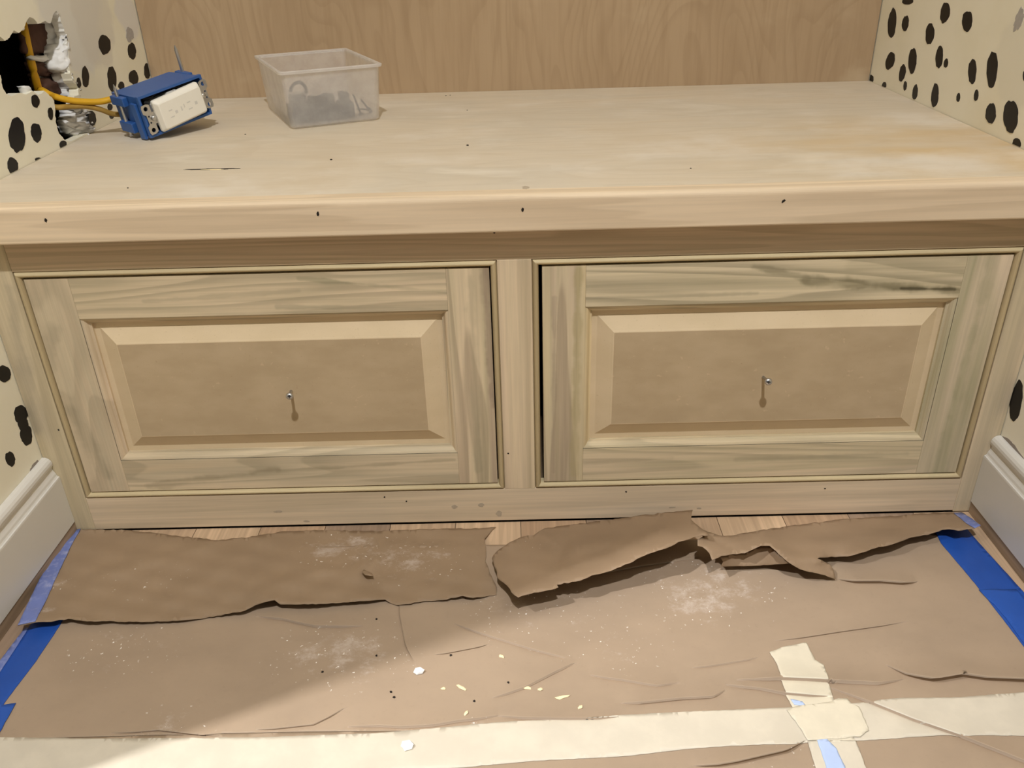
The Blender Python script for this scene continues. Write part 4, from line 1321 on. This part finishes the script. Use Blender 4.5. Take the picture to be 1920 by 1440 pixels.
def cpt(p, z):
    w = cc + ex * p[0] + ey * p[1]
    return (w.x, w.y, ZT + z)


def ringloft(specs, cap0=True, cap1=True):
    rings = [[cpt(p, z) for p in rrect(hw, hd, rad)] for hw, hd, rad, z in specs]
    V = [p for r_ in rings for p in r_]
    n = len(rings[0]); Fc = []
    for i in range(len(rings) - 1):
        for k in range(n):
            Fc.append((i * n + k, i * n + (k + 1) % n, (i + 1) * n + (k + 1) % n, (i + 1) * n + k))
    if cap0: Fc.append(tuple(range(n)))
    if cap1: Fc.append(tuple((len(rings) - 1) * n + k for k in range(n)))
    return V, Fc


CH = 0.0785
v, f = ringloft([(.062, .091, .010, .0006), (.065, .094, .010, .0030), (.0695, .0985, .007, CH - .002), (.0680, .0970, .007, CH - .002), (.0636, .0926, .009, .0044), (.060, .089, .009, .0026)])
mesh_obj('tub', v, f, MAT['plastic'], con)
v, f = ringloft([(.0690, .0980, .007, CH - .0045), (.0725, .1015, .007, CH - .0040), (.0730, .1020, .006, CH - .0008), (.0722, .1012, .006, CH), (.0690, .0980, .006, CH), (.0682, .0972, .006, CH - .0006), (.0682, .0972, .006, CH - .0045), (.0690, .0980, .007, CH - .0045)], False, False)
mesh_obj('rim', v, f, MAT['plastic_rim'], con)


def cbox(name, px_, py_, w, d, h, rot, mat, z=0.0046, par=None, lift=0.0, chamfer=0.0015):
    c, s = math.cos(rot), math.sin(rot)
    V = []
    b0 = chamfer
    specs = [(w / 2 - b0, d / 2 - b0, 0), (w / 2, d / 2, b0), (w / 2, d / 2, h - b0), (w / 2 - b0, d / 2 - b0, h)]
    for (a, b, zz) in specs:
        for (i, j) in ((-1, -1), (1, -1), (1, 1), (-1, 1)):
            x, y = i * a, j * b
            V.append(cpt((px_ + x * c - y * s, py_ + x * s + y * c), z + lift + zz))
    Fc = [(3, 2, 1, 0), (12, 13, 14, 15)]
    for r_ in range(3):
        for k in range(4):
            Fc.append((r_ * 4 + k, r_ * 4 + (k + 1) % 4, (r_ + 1) * 4 + (k + 1) % 4, (r_ + 1) * 4 + k))
    return mesh_obj(name, V, Fc, mat, par)


MAT['blue_grey'] = plain('blue_grey_metal', srgb(44, 48, 58), 0.4, metal=0.3, var=0.3, scale=90)
# hinge-like hardware pieces lined up along the front wall
for i, (x, y, w, d, h, rot, mt) in enumerate([(-.046, -.052, .022, .030, .036, .10, 'blue_grey'), (-.022, -.056, .021, .030, .032, -.05, 'dark_metal'), (.001, -.054, .021, .032, .033, .06, 'dark_metal'), (.0235, -.056, .020, .028, .034, -.03, 'blue_grey'), (-.034, -.016, .022, .030, .030, .3, 'dark_metal'), (-.004, -.014, .024, .030, .024, -.2, 'dark_metal')]):
    p = cc + ex * x + ey * y
    e = empty('hardware_piece', (p.x, p.y, ZT + .0046))
    tag(e, 'dark grey metal hardware piece with screw cups inside the plastic container', 'hardware', 'hardware pieces in the container')
    cbox('body', x, y, w, d, h * .62, rot, MAT[mt], par=e)
    cbox('arm', x, y + .003, w * .6, d * .7, h * .36, rot, MAT[mt], par=e, lift=h * .62 + .0001, chamfer=.002)
    cbox('screw_cup', x + .002, y - .002, w * .35, w * .35, .004, rot, MAT['steel'], par=e, lift=h * .98 + .0002, chamfer=.001)
# a loose black clip standing up at the corner and loose screws
pcl = [cpt((-.052, -.050), .044), cpt((-.046, -.052), .054), cpt((-.036, -.054), .056), cpt((-.030, -.056), .048), cpt((-.031, -.056), .041)]
v, f = tube(catmull(pcl, 5), .0024, 8)
o = mesh_obj('wire_clip', v, f, MAT['dark_metal'], None, smooth=True)
tag(o, 'dark bent wire clip atop the hardware in the container', 'clip')
for i, (a, b) in enumerate([(((.036, -.060), .034), ((.043, -.066), .0075)), (((.047, -.058), .026), ((.058, -.064), .0085)), (((.046, -.030), .0075), ((.060, -.048), .0080))]):
    p0, p1 = Vector(cpt(a[0], a[1])), Vector(cpt(b[0], b[1]))
    e = empty('screw', (p1.x, p1.y, p1.z))
    tag(e, 'loose dark screw leaning in the plastic container', 'screw', 'loose screws in the container')
    d = (p1 - p0).normalized()
    n = 20
    v, f = tube([p0 + (p1 - p0) * k / n for k in range(n + 1)], [.0004] + [.0016 if k % 2 else .0012 for k in range(1, n + 1)], 8)
    mesh_obj('shank', v, f, MAT['blue_grey'], e, smooth=True)
    v, f = tube([p1, p1 + d * .0004, p1 + d * .002, p1 + d * .003], [.0014, .0036, .0034, .0010], 14)
    mesh_obj('head', v, f, MAT['blue_grey'], e, smooth=True)

# ------------------------------------------------------------------ electrical box hanging on its cables
BC = Vector((0.14058, 0.31263, 0.48337))
BM = Matrix(((0.60005, 0.05897, 0.79779), (0.78557, 0.14487, -0.60157), (0.15105, -0.98769, -0.04060)))


def bl(x, y, z):
    """box-local metres (x along the face, y down, z out of the face) to world"""
    return BC + BM @ Vector((x, y, z))


eb = empty('electrical_box', BC)
tag(eb, 'blue plastic electrical box with white receptacle, hanging above the seat', 'electrical box')
HL, HH, DP = 0.050, 0.0265, 0.070


def lmesh(name, V, Fc, mat, par, **k):
    return mesh_obj(name, [bl(*p) for p in V], Fc, mat, par, **k)


# shell: open box with walls
wt = 0.0022
rg = []
for (hx, hy, z) in ((HL - .003, HH - .002, -DP), (HL, HH, 0), (HL - wt, HH - wt, 0), (HL - .003 - wt, HH - .002 - wt, -DP + wt)):
    rg.append([(-hx, -hy, z), (hx, -hy, z), (hx, hy, z), (-hx, hy, z)])
V = [p for r_ in rg for p in r_]
Fc = []
for i in range(3):
    for k in range(4):
        Fc.append((i * 4 + k, i * 4 + (k + 1) % 4, (i + 1) * 4 + (k + 1) % 4, (i + 1) * 4 + k))
Fc += [(0, 1, 2, 3), (15, 14, 13, 12)]
shell = lmesh('shell', V, Fc, MAT['bluebox'], eb)
# raised rib and rim lip
for (x0, x1, y0, y1, z0, z1) in ((-HL - .0012, HL + .0012, -HH - .0012, -HH, -.005, 0), (-HL - .0012, HL + .0012, HH, HH + .0012, -.005, 0), (-HL - .0012, -HL, -HH, HH, -.005, 0), (HL, HL + .0012, -HH, HH, -.005, 0)):
    v, f = boxvf(x0, x1, y0, y1, z0, z1)
    lmesh('rim_lip', v, f, MAT['bluebox'], eb)
# nail bosses + side bracket + cable clamp tabs
for (x0, x1, y0, y1, z0, z1) in ((-HL - .007, -HL + .001, -.024, -.012, -.060, -.030), (-HL - .007, -HL + .001, .010, .024, -.058, -.028), (HL - .001, HL + .007, -.026, -.014, -.060, -.028)):
    v, f = boxvf(x0, x1, y0, y1, z0, z1)
    lmesh('nail_boss', v, f, MAT['bluebox'], eb, bevel=.0012)
v, f = boxvf(-HL - .0045, -HL - .0002, -.018, .030, -.020, -.008)
lmesh('side_flange', v, f, MAT['bluebox'], eb, bevel=.0008)
for sy in (-.012, .012):
    v, f = boxvf(-.038, -.020, sy - .007, sy + .007, -DP - .0035, -DP + .001)
    lmesh('clamp_tab', v, f, MAT['bluebox'], eb, bevel=.0008)
# nails
def lnail(p0, p1):
    a, b = bl(*p0), bl(*p1)
    d = (b - a).normalized()
    v, f = tube([a, a + d * .001, b - d * .006, b], [.0032, .0032, .0015, .0003], 10)
    v2, f2 = tube([a + d * .0012, b - d * .006, b], [.0024, .0024, .0005], 10)
    return mesh_obj('nail', *join(tube([a, a + d * .0012], .0032, 12), (v2, f2)), MAT['steel'], eb)


lnail((HL + .003, .018, -.045), (HL + .003, -.062, -.045))
lnail((-HL - .003, .030, -.045), (-HL - .003, -.040, -.045))
# receptacle
rc = []
for (hx, hy, z) in ((.034, .0165, -.022), (.034, .0165, .001), (.0375, .0215, .0015), (.0375, .0215, .0055), (.0345, .0180, .0125), (.0330, .0165, .0133)):
    rc.append(rrect(hx, hy, .003, 3))
TI = Matrix.Rotation(math.radians(-3), 3, 'Z')


def rl(x, y, z):
    p = TI @ Vector((x, y, z))
    return (p.x + .002, p.y + .001, p.z)


V = [rl(p[0], p[1], z) for pts, z in zip(rc, (-.022, .001, .0015, .0055, .0125, .0133)) for p in pts]
n = len(rc[0]); Fc = []
for i in range(len(rc) - 1):
    for k in range(n):
        Fc.append((i * n + k, i * n + (k + 1) % n, (i + 1) * n + (k + 1) % n, (i + 1) * n + k))
Fc += [tuple(range(n)), tuple((len(rc) - 1) * n + k for k in range(n))]
rec = lmesh('receptacle', V, Fc, MAT['white_plastic'], eb)
rec['label'] = 'white paint-smeared receptacle face'
for (x, y, w, h) in ((-.020, -.004, .0055, .0016), (-.020, .005, .0065, .0016), (-.012, .001, .004, .004), (-.003, 0, .002, .006), (.002, -.002, .0016, .005), (.010, -.004, .0055, .0016), (.010, .005, .0065, .0016), (.021, .001, .004, .004)):
    v, f = boxvf(x - w / 2, x + w / 2, y - h / 2, y + h / 2, .0128, .0135)
    lmesh('slot', [rl(*p) for p in v], f, MAT['smudge'], rec)
# metal yoke ears with holes
def circ(cx, cy, rr, n=12):
    return [(cx + rr * math.cos(2 * math.pi * k / n), cy + rr * math.sin(2 * math.pi * k / n)) for k in range(n)]


for s in (-1, 1):
    o_ = [(s * .034, -.008), (s * .041, -.008), (s * .041, -.018), (s * .045, -.020), (s * .052, -.020), (s * .0535, -.017), (s * .0535, -.009), (s * .050, -.006), (s * .050, .006), (s * .0535, .009), (s * .0535, .017), (s * .052, .020), (s * .045, .020), (s * .041, .018), (s * .041, .008), (s * .034, .008)]
    if s < 0: o_ = o_[::-1]
    V, Fc = plate(o_, [circ(s * .0475, -.0145, .0030), circ(s * .0475, .0145, .0030), circ(s * .0470, -.004, .0013), circ(s * .0470, .0045, .0013)], lambda a, b: bl(*rl(a, b, .0022)), lambda a, b: bl(*rl(a, b, .0010)))
    ear = mesh_obj('mounting_strap', V, Fc, MAT['steel'], rec)
    a = bl(*rl(s * .0415, 0, -.012)); b = bl(*rl(s * .0415, 0, .0055)); d = (b - a).normalized()
    v, f = join(tube([a, b], .0016, 10), tube([b - d * .0024, b - d * .001, b, b + d * .0002], [.0034, .0035, .0028, .0005], 14))
    mesh_obj('mounting_screw', v, f, MAT['steel'], rec, smooth=True)
# white tabs at top edge and dark wires inside the box
for (x, w) in ((-.004, .010), (.004, .003)):
    v, f = boxvf(x - w / 2, x + w / 2, -.0215, -.016, -.004, .003)
    lmesh('side_tab', [rl(*p) for p in v], f, MAT['white_plastic'], rec)
for k, (y0, z0) in enumerate(((-.021, -.012), (.020, -.014), (-.020, -.030))):
    pts = [bl(-.040 + .08 * i / 8, y0 + .002 * math.sin(i * 1.3 + k), z0 + .003 * math.cos(i * .9 + k)) for i in range(9)]
    v, f = tube(pts, .0021, 8)
    mesh_obj('wire', v, f, MAT['boxdark'], eb, smooth=True)


def cable(name, pts, rad, mat, label, flat=1.25):
    v, f = tube(catmull(pts, 7), rad, 14, flat)
    o = mesh_obj(name, v, f, mat, None, smooth=True)
    return tag(o, label, 'cable', None)


def zp(a, b, x): return Vector(un(a / Z1, b / Z1, 0, x))


def between(a, b, ref):
    """point on the pixel ray of zoom coords (a, b) closest in depth to ref"""
    d = Vector(ray(a / Z1, b / Z1)); c = Vector(CAM)
    t_ = (Vector(ref) - c).dot(d) / d.dot(d)
    return c + d * t_


e1 = bl(-.030, -.014, -.0745); e2 = bl(-.030, .012, -.0745)
s1 = zp(350, 728, -0.016); s2 = zp(435, 850, -0.010)
pa = [zp(300, 700, -.05), s1] + [between(a, b, s1.lerp(e1, t_)) for a, b, t_ in ((430, 765, .2), (560, 797, .42), (700, 808, .65), (820, 803, .83))] + [e1]
cable('electrical_cable', pa, .0042, MAT['yellow'], 'clean yellow cable bending from the wall hole to the blue box')
pb = [zp(380, 800, -.05), s2] + [between(a, b, s2.lerp(e2, t_)) for a, b, t_ in ((560, 845, .25), (690, 845, .5), (800, 870, .7), (900, 905, .87))] + [e2]
cable('electrical_cable', pb, .0036, MAT['yellow_dirty'], 'dirty brown-stained yellow cable under the clean one, entering the blue box')
cable('electrical_cable', [zp(170, 130, -.030), zp(195, 250, -.030), zp(235, 440, -.030), zp(275, 600, -.030), zp(312, 745, -.032), zp(330, 830, -.036)], .0042, MAT['yellow'], 'yellow cable running upright inside the wall hole')

# ------------------------------------------------------------------ crumbs and chips
def crumb(name, u, v_, size, mat, label, cat, group, z=None, flat=.45, seed=1, stretch=1.0, ang=0.0):
    rr = random.Random(seed)
    if z is None:
        p = un(u, v_, 2, 0.0065)
        z = float(hfun(np.array([p[0]]), np.array([p[1]]))[0])
    p = un(u, v_, 2, z)
    bm = bmesh.new()
    bmesh.ops.create_icosphere(bm, subdivisions=1, radius=1)
    ca, sa = math.cos(ang), math.sin(ang)
    for w in bm.verts:
        g = rr.uniform(.7, 1.25)
        x, y = w.co.x * size * stretch * g, w.co.y * size * g
        w.co = Vector((p[0] + x * ca - y * sa, p[1] + x * sa + y * ca, z + size * flat * .75 + w.co.z * size * flat))
    me = bpy.data.meshes.new(name); bm.to_mesh(me); bm.free()
    me.materials.append(mat)
    o = bpy.data.objects.new(name, me); COL.objects.link(o)
    return tag(o, label, cat, group)


crumb('plaster_chip', 785, 1260, .0058, MAT['chip'], 'white plaster chip lying on bare brown paper', 'plaster chip', None, seed=3)
o = crumb('plaster_chip', 764, 1401, .0058, MAT['chip'], 'white plaster chip lying on the long masking tape', 'plaster chip', None, seed=5)
o.location.z += 0.0008
for i, (u, v_, st_, a) in enumerate([(866, 1290, 3.2, -.6), (1013, 1293, 1.6, .4), (874, 1338, 1.4, 1.2), (940, 1231, 2.0, -.5), (831, 1292, 1.2, 0), (988, 1290, 2.4, -.2), (1088, 1327, 1.5, .8), (1053, 1308, 4.0, .25)]):
    crumb('wood_shaving', u, v_, .0021, MAT['shaving'], 'tiny pale wood shaving on the floor paper', 'wood shaving', 'wood shavings on the floor paper', seed=20 + i, stretch=st_, ang=a)
for i, (u, v_) in enumerate([(733, 1298), (739, 1308), (953, 1280), (889, 1315), (845, 1229), (706, 1230), (605, 1260), (706, 1161)]):
    crumb('dark_crumb', u, v_, .0016, MAT['speck'], 'tiny dark crumb on the floor paper', 'crumb', 'dark crumbs on the floor paper', seed=40 + i)
for i, (u, v_) in enumerate([(877, 273), (621, 300), (836, 180), (844, 179), (460, 252), (240, 353), (876, 207), (1295, 316), (776, 174)]):
    crumb('dark_crumb', u, v_, .0018 if i < 2 else .0012, MAT['speck'], 'tiny dark crumb on the wooden seat', 'crumb', 'dark crumbs on the seat', z=ZT, seed=60 + i)
